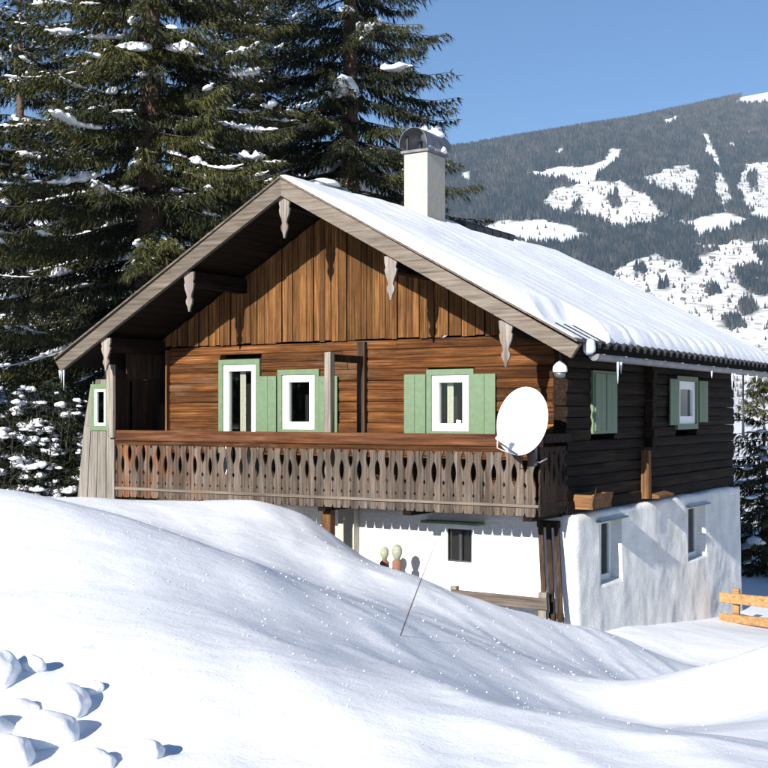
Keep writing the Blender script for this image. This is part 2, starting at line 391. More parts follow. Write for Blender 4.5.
COPSE = [[(682,262),(690,258),(702,264),(698,273),(686,272)], [(736,272),(750,266),(790,268),(790,294),(752,293),(740,286)], [(752,252),(762,248),(790,250),(790,262),(756,263)],
         [(634,268),(642,264),(648,272),(640,278)], [(660,255),(700,246),(720,249),(700,255),(676,262)], [(738,304),(752,299),(757,312),(744,317)], [(705,290),(716,287),(720,294),(708,297)],
         [(722,322),(740,318),(745,330),(728,333)], [(655,284),(664,281),(668,288),(658,291)], [(607,196),(616,192),(622,206),(612,210)], [(572,205),(580,202),(584,210),(574,214)], [(748,176),(754,172),(758,186),(750,190)]]
pu, pv, _ = project(P3)
wob = lambda lat, dep, s: np.array([mn.noise(Vector((a / 60, b / 60, s))) + .5 * mn.noise(Vector((a / 22, b / 22, s + 5))) for a, b in zip(lat.ravel(), dep.ravel())]).reshape(lat.shape)
cl = clearing(pu, pv, wob(gl, gd, 1) * 5, wob(gl, gd, 7) * 4)
n_, m_ = gl.shape; ii = (np.arange(n_-1)[:, None] * m_ + np.arange(m_-1)[None]).ravel()
def mountain_mat():
    m, n, l, b = mat_new('mountain_ground')
    a = n.new('ShaderNodeAttribute'); a.attribute_name = 'forest'
    geo = n.new('ShaderNodeNewGeometry')
    mp = n.new('ShaderNodeMapping'); mp.inputs['Rotation'].default_value = (0, 0, -TH); mp.inputs['Scale'].default_value = (.022, .05, .16); l.new(geo.outputs['Position'], mp.inputs['Vector'])
    t = n.new('ShaderNodeTexNoise'); t.inputs['Scale'].default_value = 1; t.inputs['Detail'].default_value = 9; t.inputs['Roughness'].default_value = .72; l.new(mp.outputs[0], t.inputs['Vector'])
    ro = n.new('ShaderNodeAttribute'); ro.attribute_name = 'rough'
    ad = n.new('ShaderNodeMath'); ad.operation = 'MULTIPLY_ADD'; ad.inputs[1].default_value = .075; l.new(ro.outputs['Fac'], ad.inputs[0]); l.new(t.outputs[0], ad.inputs[2])
    r = n.new('ShaderNodeValToRGB'); l.new(ad.outputs[0], r.inputs[0])
    r.color_ramp.elements[0].position = .52; r.color_ramp.elements[0].color = (.72,.74,.78,1); r.color_ramp.elements[1].position = .72; r.color_ramp.elements[1].color = (.20,.165,.14,1)
    e = r.color_ramp.elements.new(.60); e.color = (.56,.55,.55,1)
    mx = n.new('ShaderNodeMixRGB'); l.new(a.outputs['Fac'], mx.inputs[0]); l.new(r.outputs[0], mx.inputs[1]); setc(mx.inputs[2], (.075,.07,.068))
    l.new(mx.outputs[0], b.inputs['Base Color']); b.inputs['Roughness'].default_value = .9
    return m
mt = npmesh('mountain', P3.reshape(-1, 3), np.stack([ii, ii + m_, ii + m_ + 1, ii + 1], 1), mountain_mat(), smooth=True,
            attr={'forest': ('POINT', (np.clip((cl - .2) / .5, 0, 1)).ravel()), 'rough': ('POINT', roughness(pu, pv).ravel())})
tag(mt, kind='structure')
def mtn_z(lat, dep):
    i = np.clip(np.searchsorted(ml, lat) - 1, 0, len(ml) - 2); j = np.clip(np.searchsorted(md, dep) - 1, 0, len(md) - 2)
    fx = (lat - ml[i]) / (ml[i+1] - ml[i]); fy = (dep - md[j]) / (md[j+1] - md[j])
    return (mz[i, j]*(1-fx)*(1-fy) + mz[i+1, j]*fx*(1-fy) + mz[i, j+1]*(1-fx)*fy + mz[i+1, j+1]*fx*fy)
rg = np.random.default_rng(3)
N = 440000
uu = np.r_[rg.uniform(380, 840, 300000), rg.uniform(40, 380, 60000), rg.uniform(840, 1300, 80000)]; core = np.arange(N) < 300000; dep = np.sqrt(rg.uniform(1850**2, 5350**2, N)); lat = (uu - 384) / F * dep
z = mtn_z(lat, dep); pt = CAM + lat[:, None] * RT + dep[:, None] * FW; pt[:, 2] = z + CAM[2]
pu, pv, _ = project(pt)
dens = clearing(pu, pv, wob(lat, dep, 1) * 5, wob(lat, dep, 7) * 4)
patch = np.array([mn.noise(Vector((a / 45, b / 45, 4))) for a, b in zip(lat, dep)])
dens = np.where(dens < .9, dens * np.clip(9 * (patch - .22), 0.03, 6), dens)
rgh = roughness(pu, pv) * (dens < .5)
dens = np.where((rgh > 0) & (rg.random(N) < .5), np.maximum(dens, np.clip(.10 + .55 * patch, 0, .5)), dens)
keep = rg.random(N) < dens * np.where(core, .38, .62)
lat, dep, pt, pv = lat[keep], dep[keep], pt[keep], pv[keep]; N = len(lat)
hh = rg.uniform(13, 25, N) * np.clip(1.15 - (dep - 2500) / 9000, .7, 1.1) * np.where(dens[keep] < .5, .62, 1); rr = hh * rg.uniform(.15, .22, N) * np.where(core[keep], 1, 1.5)
larch = np.array([mn.noise(Vector((a / 260, b / 300, 2.2))) for a, b in zip(lat, dep)])
bare = (rgh[keep] > 0) & (rg.random(N) < .75)
hh = np.where(bare, hh * .8, hh); rr = np.where(bare, hh * .22, rr)
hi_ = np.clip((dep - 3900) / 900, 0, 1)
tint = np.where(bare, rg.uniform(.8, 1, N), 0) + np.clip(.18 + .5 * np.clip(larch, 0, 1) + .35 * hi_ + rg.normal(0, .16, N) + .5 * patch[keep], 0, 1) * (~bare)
k5 = 4; an = np.arange(k5) / k5 * 2 * math.pi; a0 = rg.uniform(0, 6.28, N)
def ring(z0, r): return np.stack([pt[:, None, 0] + np.cos(an + a0[:, None]) * r[:, None], pt[:, None, 1] + np.sin(an + a0[:, None]) * r[:, None], np.broadcast_to((pt[:, 2] + z0)[:, None], (N, k5))], 2)
tips = pt + np.stack([rg.normal(0, .3, N), rg.normal(0, .3, N), hh], 1)
V = np.concatenate([ring(hh * .05, rr), tips[:, None]], 1).reshape(-1, 3)
base = (np.arange(N) * (k5 + 1))[:, None, None]
tri = np.array([[k, (k + 1) % k5, k5] for k in range(k5)])[None] + base
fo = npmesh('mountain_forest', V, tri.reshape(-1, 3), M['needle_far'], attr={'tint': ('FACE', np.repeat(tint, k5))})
tag(fo, 'dark conifer forest with snowy clearings covering the far mountainside', 'forest', kind='stuff')

# small farmhouses on the open slopes
def farmhouse(u, v, w, label):
    dd = np.linspace(1700, 3600, 400); la = (u - 384) / F * dd
    pv_ = YH - (mtn_z(la, dd)) / F / dd * F * F
    j = int(np.argmin(np.abs(pv_ - v))); d = dd[j]; p = CAM + la[j] * RT + d * FW; p[2] = CAM[2] + mtn_z(la[j:j+1], dd[j:j+1])[0]
    r = empty('far_farmhouse', p); r.rotation_euler.z = rnd.uniform(-.6, .6); h = w * .45
    mb = MB().prism([(-w/2,-3),(w/2,-3),(w/2,h),(0,h+w*.28),(-w/2,h)], 'y', -w*.6, w*.6); build(mb, 'wall', M['far_wall'], r)
    for s in (-1, 1):
        mb = MB().prism([(0,h+w*.31),(s*w*.62,h-w*.04),(s*w*.62,h+w*.03),(0,h+w*.38)], 'y', -w*.72, w*.72); build(mb, 'roof', M['snow_soft'], r)
    for x in (-.28, .02, .3):
        build(MB().box((x*w-.6, -w*.6-.12, h*.45), (x*w+.6, -w*.6+.05, h*.45+1.5)), 'window', M['dark'], r)
    tag(r, label, 'farmhouse', 'far farmhouses on the open slope')
M['far_wall'] = plain('far_wall', (.13,.105,.09), .9)
for u, v, w in ((563,222,12),(662,272,12),(690,262,11),(712,258,12),(702,287,13),(735,268,12),(748,300,13),(683,300,11),(725,318,14),(757,281,11)):
    farmhouse(u, v, w * .85, 'tiny dark timber farmhouse with snowy roof on the far mountain clearings')

# ------------------------------------------------------------------ the chalet
ch = empty('alpine_chalet', (0, 1.44, -1.5))
ch_inv = Matrix.Translation((0, -1.44, 1.5))
tag(ch, 'old timber alpine chalet with white plastered base, carved balcony and snowy gable roof', 'house')
def P_(o, parent):                                     # parent with geometry given in world coordinates
    o.parent = parent
    if parent == ch: o.matrix_parent_inverse = ch_inv
    return o
def part(mb, name, mat, parent=None, **k): return P_(build(mb, name, mat, None, **k), parent or ch)
def node(name, parent=None):
    o = empty(name); return P_(o, parent or ch)

HALF, RZ, EZ, BH = 4.666, 4.668, 2.122, .26            # rake board bottom line
SL = (RZ - EZ) / HALF
YB, YW, XW, XL, YBK = .342, 1.44, 4.05, -4.05, 9.75
def rake(x): return RZ - SL * abs(x)

# ---- plastered masonry base: one sheet round the front-right corner, with real openings
def masonry():
    corner_r = .16; X0, X1, Y0, Y1 = -4.3, 4.14, 1.36, 9.78
    Lf = X1 - X0 - corner_r; Lc = corner_r * math.pi / 2; Ls = Y1 - Y0 - corner_r
    def pos(u):
        if u <= Lf: return (X0 + u, Y0, 0, -1)
        if u <= Lf + Lc:
            a = (u - Lf) / corner_r; return (X1 - corner_r + corner_r * math.sin(a), Y0 + corner_r - corner_r * math.cos(a), math.sin(a), -math.cos(a))
        if u <= Lf + Lc + Ls: return (X1, Y0 + corner_r + u - Lf - Lc, 1, 0)
        return (X1 - (u - Lf - Lc - Ls), Y1, 0, 1)
    ux = lambda x: x - X0; uy = lambda y: y - Y0 - corner_r + Lf + Lc
    holes = [(ux(2.05), ux(2.49), -.83, -.33, .22), (uy(2.30), uy(3.17), -1.14, -.20, .2), (uy(6.42), uy(7.46), -1.22, -.26, .2)]
    us = set(np.round(np.arange(0, Lf + Lc + Ls + 2.0, .05), 4)); zs = set(np.round(np.arange(-4.2, -.02, .05), 4))
    for h in holes: us |= {round(h[0], 4), round(h[1], 4)}; zs |= {h[2], h[3]}
    def clean(s, keep):
        s = sorted(s); out = [s[0]]
        for x in s[1:]:
            if x - out[-1] < .016:
                if x in keep: out[-1] = x
                continue
            out.append(x)
        return out
    us = clean(us, {round(h[k], 4) for h in holes for k in (0, 1)}); zs = clean(zs, {h[k] for h in holes for k in (2, 3)})
    mb = MB(); idx = {}
    def vert(i, j, inn=0.0):
        key = (i, j, inn)
        if key in idx: return idx[key]
        x, y, nx, ny = pos(us[i]); z = zs[j]; q = Vector((x, y, z))
        side = 1.0 if us[i] > Lf else .55
        d = side * (.022 * mn.noise(q * 1.3) + .007 * mn.noise(q * 4.0) + .003 * mn.noise(q * 7))
        d += .10 * max(0, (-.6 - z)) * .28                       # battered foot
        if j == len(zs) - 1: d -= .03
        inw = inn if inn else 0
        dz = (.03 * mn.noise(Vector((x * 1.5, y * 1.5, 0))) if j == len(zs) - 1 else 0)
        if inw: d = 0
        mb.v.append((x + nx * (d - inw), y + ny * (d - inw), z + dz)); idx[key] = len(mb.v) - 1; return idx[key]
    def inside(i, j):
        for h in holes:
            if h[0] - 1e-4 <= us[i] and us[i+1] <= h[1] + 1e-4 and h[2] - 1e-4 <= zs[j] and zs[j+1] <= h[3] + 1e-4: return h
    for i in range(len(us) - 1):
        for j in range(len(zs) - 1):
            h = inside(i, j)
            if not h: mb.f.append((vert(i, j), vert(i+1, j), vert(i+1, j+1), vert(i, j+1)))
            else:
                dI = h[4]
                for (a, b) in (((i, j), (i+1, j)), ((i+1, j), (i+1, j+1)), ((i+1, j+1), (i, j+1)), ((i, j+1), (i, j))):
                    ni = {((i, j), (i+1, j)): (i, j-1), ((i+1, j), (i+1, j+1)): (i+1, j), ((i+1, j+1), (i, j+1)): (i, j+1), ((i, j+1), (i, j)): (i-1, j)}[(a, b)]
                    if not inside(*ni): mb.f.append((vert(*a), vert(*b), vert(*b, dI), vert(*a, dI)))
    # ledge on top, running back under the logs
    J = len(zs) - 1; nl = len(us)
    for i in range(nl - 1): mb.f.append((vert(i, J), vert(i+1, J), vert(i+1, J, .45), vert(i, J, .45)))
    return part(mb, 'plastered_base', M['plaster'], smooth=True, fixn=False)
masonry()
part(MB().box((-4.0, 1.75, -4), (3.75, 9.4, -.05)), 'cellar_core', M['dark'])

# ---- log walls: every course cut round the openings, each piece its own object
def log_piece(a, b, z0, z1, axis, face, out, depth=.17, name='log', parent=None, mat=None, jag=.0):
    """axis 'x': runs in X from a to b, front at Y=face (out=-1); axis 'y': runs in Y, front at X=face (out=+1)"""
    n = max(2, int((b - a) / .5) + 1); ts = np.linspace(a, b, n); h = z1 - z0; e = rnd.uniform(-.012, .012)
    prof = [(.0, .018), (.012, .004 + 0), (h * .5, -.010), (h - .016, .003), (h - .003, .018), (h - .003, depth), (.0, depth)]
    vs_ = []
    for i, t in enumerate(ts):
        w1, w2 = rnd.uniform(-.006, .006), rnd.uniform(-.004, .004)
        for (pz, po) in prof:
            o = face - out * (po if po == depth else po + e + w1); zz = z0 + pz + (w2 if po != depth else 0)
            vs_.append((t, o, zz) if axis == 'x' else (o, t, zz))
    k = len(prof); fs = [(i*k+j, i*k+(j+1) % k, (i+1)*k+(j+1) % k, (i+1)*k+j) for i in range(n-1) for j in range(k)]
    fs += [tuple(range(k)), tuple((n-1)*k + j for j in range(k))]
    return part(MB().add(vs_, fs), name, mat, parent)
def courses(z0, z1, h):
    z = z0; out = []
    while z < z1 - .05:
        hh_ = h * rnd.uniform(.85, 1.15); out.append((z, min(z + hh_, z1))); z += hh_
    return out
def spans(a, b, z0, z1, holes, joints=()):
    segs = [(a, b)]
    for (h0, h1, hz0, hz1) in holes:
        if z1 > hz0 + .03 and z0 < hz1 - .03:
            ns = []
            for (s0, s1) in segs:
                if h1 <= s0 or h0 >= s1: ns.append((s0, s1)); continue
                if h0 > s0: ns.append((s0, h0))
                if h1 < s1: ns.append((h1, s1))
            segs = ns
    return [s for s in segs if s[1] - s[0] > .04]
# openings in the facade: (x0,x1,z0,z1)
W1 = (-2.39, -1.51, .12, 2.31); W2 = (-1.14, -.31, 1.06, 2.12); W3 = (1.69, 2.50, 1.05, 2.07)
fw = node('log_wall'); fw['label'] = 'sunlit reddish brown horizontal log front wall'
GB = 2.60                                               # gable boards start here
for (z0, z1) in courses(-.03, GB - .01, .165):
    for (a, b) in spans(-3.52, 3.80, z0, z1, [W1, W2, W3]):
        cuts = [a, b]
        if b - a > 3.2: cuts.insert(1, a + (b - a) * rnd.uniform(.3, .7))
        for c0, c1 in zip(cuts[:-1], cuts[1:]): log_piece(c0 + .003, c1 - .003, z0, z1, 'x', YW + rnd.uniform(-.008, .008), -1, parent=fw, mat=M['log_x'])
# corner log ends: side logs poke through the front
sw = node('log_wall'); sw['label'] = 'dark brown side log wall in shade under the eave'
SW1 = (2.15, 3.12, 1.10, 2.04); SW2 = (6.02, 7.18, 1.12, 2.06)
for (z0, z1) in courses(-.03, 2.42, .175):
    for (a, b) in spans(1.26, 9.62, z0, z1, [SW1, SW2]):
        a_ = a + rnd.uniform(-.03, .03) if a < 1.5 else a
        cuts = [a_, b]
        if b - a > 4: cuts.insert(1, 4.45)
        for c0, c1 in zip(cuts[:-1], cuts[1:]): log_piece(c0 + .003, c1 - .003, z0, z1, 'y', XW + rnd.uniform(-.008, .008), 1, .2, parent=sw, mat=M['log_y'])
    log_piece(3.815, 3.85, z0, z1, 'x', 1.47, -1, parent=sw, mat=M['log_x'])
# left flank and back (plain dark courses seen only from round the corner)
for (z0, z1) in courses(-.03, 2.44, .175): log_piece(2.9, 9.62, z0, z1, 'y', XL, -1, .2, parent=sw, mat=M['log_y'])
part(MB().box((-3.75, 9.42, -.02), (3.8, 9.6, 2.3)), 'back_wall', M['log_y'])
part(MB().prism([(-3.75, 2.3), (3.8, 2.3), (3.8, 2.42), (0, 4.45), (-3.75, 2.42)], 'y', 9.43, 9.58), 'back_gable', M['gable'])
# inner lining that keeps the rooms dark; dark recess at the left end of the balcony
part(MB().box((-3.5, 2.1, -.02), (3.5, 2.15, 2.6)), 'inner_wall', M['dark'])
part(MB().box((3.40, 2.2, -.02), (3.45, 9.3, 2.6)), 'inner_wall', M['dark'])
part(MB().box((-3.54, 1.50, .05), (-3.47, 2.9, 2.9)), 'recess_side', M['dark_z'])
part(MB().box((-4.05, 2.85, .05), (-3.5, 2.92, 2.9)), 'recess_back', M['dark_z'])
for (x, w, y) in ((-4.04, .10, 1.30), (-3.84, .035, 1.30), (-3.56, .035, 1.36)):
    part(MB().box((x, y, .1), (x + w, y + .08, 2.5), .006), 'door_post', M['tan_z'] if w < .05 else M['rail'])

# ---- gable boards
gb = node('gable_boards'); gb['label'] = 'golden brown vertical boards filling the gable'
x = -4.0
while x < 4.0:
    w = rnd.uniform(.095, .155); x1 = min(x + w, 4.0)
    t0, t1 = rake(x) + .02, rake(x1) + .02
    if max(t0, t1) > GB + .06:
        y = YW - .035 + rnd.choice((-.014, .010)) + rnd.uniform(-.006, .006); zb = GB - rnd.uniform(.02, .05)
        pts = [(x + .006, zb), (x1 - .006, zb), (x1 - .006, max(t1, zb + .02))]
        if x < 0 < x1: pts.append((0, RZ))
        pts.append((x + .006, max(t0, zb + .02)))
        part(MB().prism(pts, 'y', y, y + .03), 'board', M['gable'], gb)
    x = x1
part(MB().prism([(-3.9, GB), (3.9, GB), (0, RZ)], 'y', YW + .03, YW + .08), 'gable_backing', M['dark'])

# ---- windows
def rect_frame(mb, x0, x1, z0, z1, w, y0, y1, plane='x'):
    for (a, b, c, d) in ((x0, x0 + w, z0, z1), (x1 - w, x1, z0, z1), (x0 + w, x1 - w, z0, z0 + w), (x0 + w, x1 - w, z1 - w, z1)):
        if plane == 'x': mb.box((a, y0, c), (b, y1, d))
        else: mb.box((min(y0, y1), a, c), (max(y0, y1), b, d))
    return mb
def window(h, cas, sash, plane, face, out, curtain=None, shutters=(), label=None, mul=False, parent=None, depth=.5):
    """h: (a0,a1,z0,z1) outer casing; face: wall plane; out: sign towards outside"""
    w = node('window', parent)
    if label: w['label'] = label
    a0, a1, z0, z1 = h; Y = lambda k: face + out * k
    part(rect_frame(MB(), a0, a1, z0, z1, cas, Y(.045), Y(-.10), plane), 'casing', M['green'], w)
    b = (a0 + cas, a1 - cas, z0 + cas, z1 - cas)
    part(rect_frame(MB(), *b, sash, Y(.012), Y(-.07), plane), 'sash', M['white_paint'], w)
    c = (b[0] + sash, b[1] - sash, b[2] + sash, b[3] - sash)
    bx = lambda mb, p0, p1, q0, q1, k0, k1: mb.box((p0, min(Y(k0), Y(k1)), q0), (p1, max(Y(k0), Y(k1)), q1)) if plane == 'x' else mb.box((min(Y(k0), Y(k1)), p0, q0), (max(Y(k0), Y(k1)), p1, q1))
    part(bx(MB(), c[0], c[1], c[2], c[3], -.035, -.041), 'pane', M['glass'], w)
    if mul:
        zc = (c[2] + c[3]) / 2; part(bx(MB(), c[0], c[1], zc - .012, zc + .012, -.02, -.05), 'glazing_bar', M['white_paint'], w)
    mb = MB()   # dark room box behind
    for (p0, p1, q0, q1, k0, k1) in ((a0, a1, z0, z1, -depth, -depth - .02), (a0 - .02, a0, z0, z1, -.12, -depth), (a1, a1 + .02, z0, z1, -.12, -depth), (a0, a1, z0 - .02, z0, -.12, -depth), (a0, a1, z1, z1 + .02, -.12, -depth)):
        bx(mb, p0, p1, q0, q1, k0, k1)
    part(mb, 'room_shadow', M['dark'], w)
    for (f0, f1, fz) in curtain or ():
        n = 14; pts = []; W = c[1] - c[0]
        vs_ = []; fs = []
        for i in range(n):
            t = c[0] + W * (f0 + (f1 - f0) * i / (n - 1)); k = -.13 + .02 * math.sin(i * 1.9)
            for z in (c[2] - .05 + (c[3] - c[2]) * fz, c[3] + .04): vs_.append((t, Y(k), z) if plane == 'x' else (Y(k), t, z))
        fs = [(2*i, 2*i+2, 2*i+3, 2*i+1) for i in range(n-1)]
        part(MB().add(vs_, fs), 'curtain', M['curtain'], w, smooth=True)
    for (s0, s1, q0, q1) in shutters:
        mb = MB(); nb = 2; ww = (s1 - s0) / nb
        for i in range(nb): bx(mb, s0 + i*ww + .002, s0 + (i+1)*ww - .002, q0, q1, .035, .062)
        for zz in (q0 + .12, q1 - .2): bx(mb, s0 + .02, s1 - .02, zz, zz + .07, .020, .0349)
        part(mb, 'shutter', M['green'], w, bevel=.003)
    return w
window(W1, .085, .11, 'x', YW, -1, curtain=[(.30, .52, 0)], shutters=[(-1.51, -1.155, 1.06, 2.02)], label='tall green framed glazed balcony door')
window(W2, .085, .12, 'x', YW, -1, curtain=[], shutters=[(-.30, .06, 1.08, 2.0)], label='green framed window beside the balcony door')
window(W3, .085, .115, 'x', YW, -1, curtain=[(.18, .42, 0)], shutters=[(1.30, 1.685, 1.08, 2.0), (2.505, 2.87, 1.05, 1.99)], label='green shuttered window behind the satellite dish end of the balcony')
part(MB().box((2.18, 1.47, 1.19), (2.24, 1.50, 1.30), .01), 'window_ornament', M['white_paint'])
# side windows
window(SW1, .07, .09, 'y', XW, 1, shutters=[(2.2, 2.62, 1.14, 2.0), (2.65, 3.08, 1.14, 2.0)], label='side window with both green shutters closed')
window(SW2, .09, .14, 'y', XW, 1, curtain=[(0, 1, .45)], shutters=[(5.58, 6.0, 1.2, 2.0), (7.2, 7.72, 1.24, 2.0)], label='side window with green shutters folded open')
# base windows
def base_window(plane, a0, a1, z0, z1, face, out, fr, mat, mul=True):
    w = node('window'); Y = lambda k: face + out * k
    part(rect_frame(MB(), a0 - .05, a1 + .05, z0 - .04, z1 + .04, fr, Y(0), Y(-.06), plane), 'sash', mat, w)
    bx = lambda p0, p1, q0, q1, k0, k1: MB().box((p0, min(Y(k0), Y(k1)), q0), (p1, max(Y(k0), Y(k1)), q1)) if plane == 'x' else MB().box((min(Y(k0), Y(k1)), p0, q0), (max(Y(k0), Y(k1)), p1, q1))
    part(bx(a0, a1, z0, z1, -.03, -.036), 'pane', M['glass'], w); part(bx(a0 - .05, a1 + .05, z0 - .04, z1 + .04, -.08, -.10), 'room_shadow', M['dark'], w)
    if mul: c = (a0 + a1) / 2; part(bx(c - .02, c + .02, z0, z1, .005, -.05), 'glazing_bar', mat, w)
    return w
base_window('x', 2.05, 2.49, -.83, -.33, YW - .02, -1, .06, M['metal_dark'])
base_window('y', 2.30, 3.17, -1.14, -.20, 3.97, 1, .12, M['white_paint'])
base_window('y', 6.42, 7.46, -1.22, -.26, 3.97, 1, .12, M['white_paint'])
for (y0, y1, z) in ((2.12, 3.36, -.185), (6.28, 7.62, -.245)):
    part(MB().box((4.0, y0 + .05, z - .02), (4.21, y1 - .05, z + .005)), 'lintel_board', M['green_old'] if 'green_old' in M else M['green'])
part(MB().box((1.72, 1.16, -.245), (2.70, 1.40, -.21)), 'lintel_board', M['green'])

# ---- side wall timber details
part(MB().box((4.06, 4.28, .02), (4.18, 4.41, .80), .006), 'wall_upright', M['tan_z'])
part(MB().prism([(4.06, .0), (4.30, .02), (4.30, .06), (4.06, .12)], 'y', 4.45, 5.2), 'wall_ledge', M['tan'])
for k in range(9): part(MB().box((4.06, 4.44, .85 + k*.155), (4.20 + rnd.uniform(-.02, .02), 4.60, .85 + k*.155 + .145), .006), 'log_end', M['log_y'])

# ---- roof
rf = node('roof')
def roof_slab(s, x0, x1, off, th, y0, y1):
    return MB().prism([(s*x0, rake(x0) + off), (s*x1, rake(x1) + off), (s*x1, rake(x1) + off + th), (s*x0, rake(x0) + off + th)], 'y', y0, y1)
for s in (-1, 1):
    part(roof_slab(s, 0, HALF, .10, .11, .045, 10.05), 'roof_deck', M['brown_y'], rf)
    o = part(MB().prism([(0, RZ), (s*HALF, EZ), (s*(HALF + .13), EZ + .185), (s*(HALF + .11), EZ + BH - .10), (0, RZ + BH)], 'y', -.035, .04), 'bargeboard', M['grey_x'], rf)
    part(roof_slab(s, 0, HALF + .10, BH + .002, .03, -.07, .12), 'rake_cap', M['grey_x'], rf)
    part(roof_slab(s, 0, HALF, .10, .12, 10.06, 10.12), 'bargeboard', M['grey_x'], rf)
    # soffit boards seen from below
    nb = 26
    for k in range(nb):
        xa = HALF * k / nb; xb = HALF * (k + 1) / nb
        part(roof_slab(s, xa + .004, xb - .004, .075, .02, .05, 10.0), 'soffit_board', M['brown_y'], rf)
for X in (0, 1.876, -1.876, 3.691, -3.691):
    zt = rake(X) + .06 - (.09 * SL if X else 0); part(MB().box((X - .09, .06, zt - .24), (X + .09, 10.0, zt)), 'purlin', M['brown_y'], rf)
# carved pendants on the purlin ends
PR = [(.105,0),(.10,-.10),(.085,-.16),(.10,-.20),(.085,-.27),(.055,-.34),(.04,-.40),(.065,-.45),(.06,-.50),(.03,-.55),(.012,-.63)]
pm = None
for i, X in enumerate((-3.691, -1.876, 0, 1.876, 3.691)):
    zt = rake(X) - .0
    mb = MB().prism([(a, b) for a, b in PR] + [(-a, b) for a, b in PR[::-1]], 'y', -.02, .02)
    o = part(mb, 'carved_pendant', M['pend'], rf, bevel=.004); o.location = (X, .065, zt)
    if i in (0,): o.scale = (1.0, 1, .85)
# small dark frame, built for a shadow band, from balcony post to the wall
# tiles along the right eave
tm = None
for k in range(33):
    y = .30 + k * .295
    n = 7; pts = [(y + .138 * math.cos(math.pi * j / (n - 1)), .10 * math.sin(math.pi * j / (n - 1))) for j in range(n)]
    pin = [(y + .112 * math.cos(math.pi * j / (n - 1)), .074 * math.sin(math.pi * j / (n - 1))) for j in range(n)][::-1]
    vs_ = []
    for xx in (HALF - .35, HALF + .09):
        for (yy, zz) in pts + pin: vs_.append((xx, yy, rake(xx) + .205 + zz))
    kk = 2 * n; fs = [(j, (j + 1) % kk, kk + (j + 1) % kk, kk + j) for j in range(kk)]
    fs += [(j, j + 1, kk - 2 - j, kk - 1 - j) for j in range(n - 1)] + [(kk + j, kk + kk - 1 - j, kk + kk - 2 - j, kk + j + 1) for j in range(n - 1)]
    part(MB().add(vs_, fs), 'eave_tile', M['tile'], rf)
# ridge tiles left bare past the chimney
for k in range(6):
    y = 5.55 + k * .36; n = 8; zt = RZ + .20
    pts = [(.17 * math.cos(math.pi * j / n), zt + .10 + .10 * math.sin(math.pi * j / n)) for j in range(n + 1)] + [(-.17, zt), (.17, zt)]
    part(MB().prism(pts, 'y', y, y + .40 - (k % 2) * .006), 'ridge_tile', M['tile'], rf, smooth=False)
# gutter with brackets and downpipe
gx, gzz = HALF + .14, EZ - .045
gt = node('gutter')
n = 10; outr = [(gx + .075 * math.cos(math.pi + math.pi * j / n), gzz + .11 + .075 * math.sin(math.pi + math.pi * j / n) * 1.2) for j in range(n + 1)]
inr = [(gx + .066 * math.cos(math.pi + math.pi * j / n), gzz + .11 + .066 * math.sin(math.pi + math.pi * j / n) * 1.2) for j in range(n + 1)][::-1]
vs_ = [(p[0], y, p[1]) for y in (.42, 10.1) for p in outr + inr]; kk = len(outr + inr)
part(MB().add(vs_, [(j, (j+1) % kk, kk + (j+1) % kk, kk + j) for j in range(kk)]), 'trough', M['metal'], gt, smooth=True)
part(MB().prism(outr, 'y', .415, .43), 'end_cap', M['metal'], gt)
for k in range(12): part(MB().box((gx - .10, .6 + k*.82, gzz + .10), (gx + .08, .63 + k*.82, gzz + .115)), 'bracket', M['metal'], gt)
part(MB().tube([(gx, 7.55, gzz + .04), (gx, 7.55, gzz - .25), (gx, 7.55, 1.4), (gx, 7.55, .95)], [.016, .016, .016, .03], 8), 'downpipe', M['metal_dark'], gt, smooth=True)

# ---- chimney with barrel cowl
cy0, cy1, cx0, cx1, ctop = 3.92, 4.58, -.22, .26, 6.03
cm = node('chimney')
part(MB().box((cx0, cy0, 4.3), (cx1, cy1, ctop)), 'shaft', M['chim'], cm, bevel=.01)
part(MB().box((cx0 - .045, cy0 - .045, ctop), (cx1 + .045, cy1 + .045, ctop + .05)), 'cap_plate', M['metal'], cm, bevel=.005)
part(MB().box((cx0 - .03, cy0 - .03, 4.45), (cx1 + .03, cy1 + .03, 4.86)), 'flashing', M['metal'], cm)
def barrel(r0, r1, y0, y1, cx, cz, a0=-.15, a1=math.pi + .15, n=18):
    pts = [(cx + r1 * math.cos(a0 + (a1 - a0) * j / n), cz + r1 * math.sin(a0 + (a1 - a0) * j / n)) for j in range(n + 1)]
    pin = [(cx + r0 * math.cos(a0 + (a1 - a0) * j / n), cz + r0 * math.sin(a0 + (a1 - a0) * j / n)) for j in range(n + 1)][::-1]
    k = 2 * (n + 1); vs_ = [(p[0], y, p[1]) for y in (y0, y1) for p in pts + pin]
    fs = [(j, (j+1) % k, k + (j+1) % k, k + j) for j in range(k)] + [(j, j+1, k-2-j, k-1-j) for j in range(n)] + [(k+j, k+k-1-j, k+k-2-j, k+j+1) for j in range(n)]
    return MB().add(vs_, fs)
part(barrel(.275, .285, cy0 - .10, cy1 + .16, .02, ctop + .15), 'cowl', M['metal'], cm)
for x in (cx0 + .02, cx1 - .05):
    for y in (cy0 + .05, cy1 - .1): part(MB().box((x, y, ctop + .05), (x + .03, y + .03, ctop + .33)), 'cowl_leg', M['metal_dark'], cm)
# low roof vent with curved hood by the front of the ridge
vt = node('roof_vent')
part(MB().box((-.62, 1.50, 4.5), (-.22, 1.95, 4.98)), 'vent_box', M['metal'], vt)
part(barrel(.27, .28, 1.38, 2.15, -.42, 4.90, .25, math.pi - .25), 'hood', M['metal'], vt)

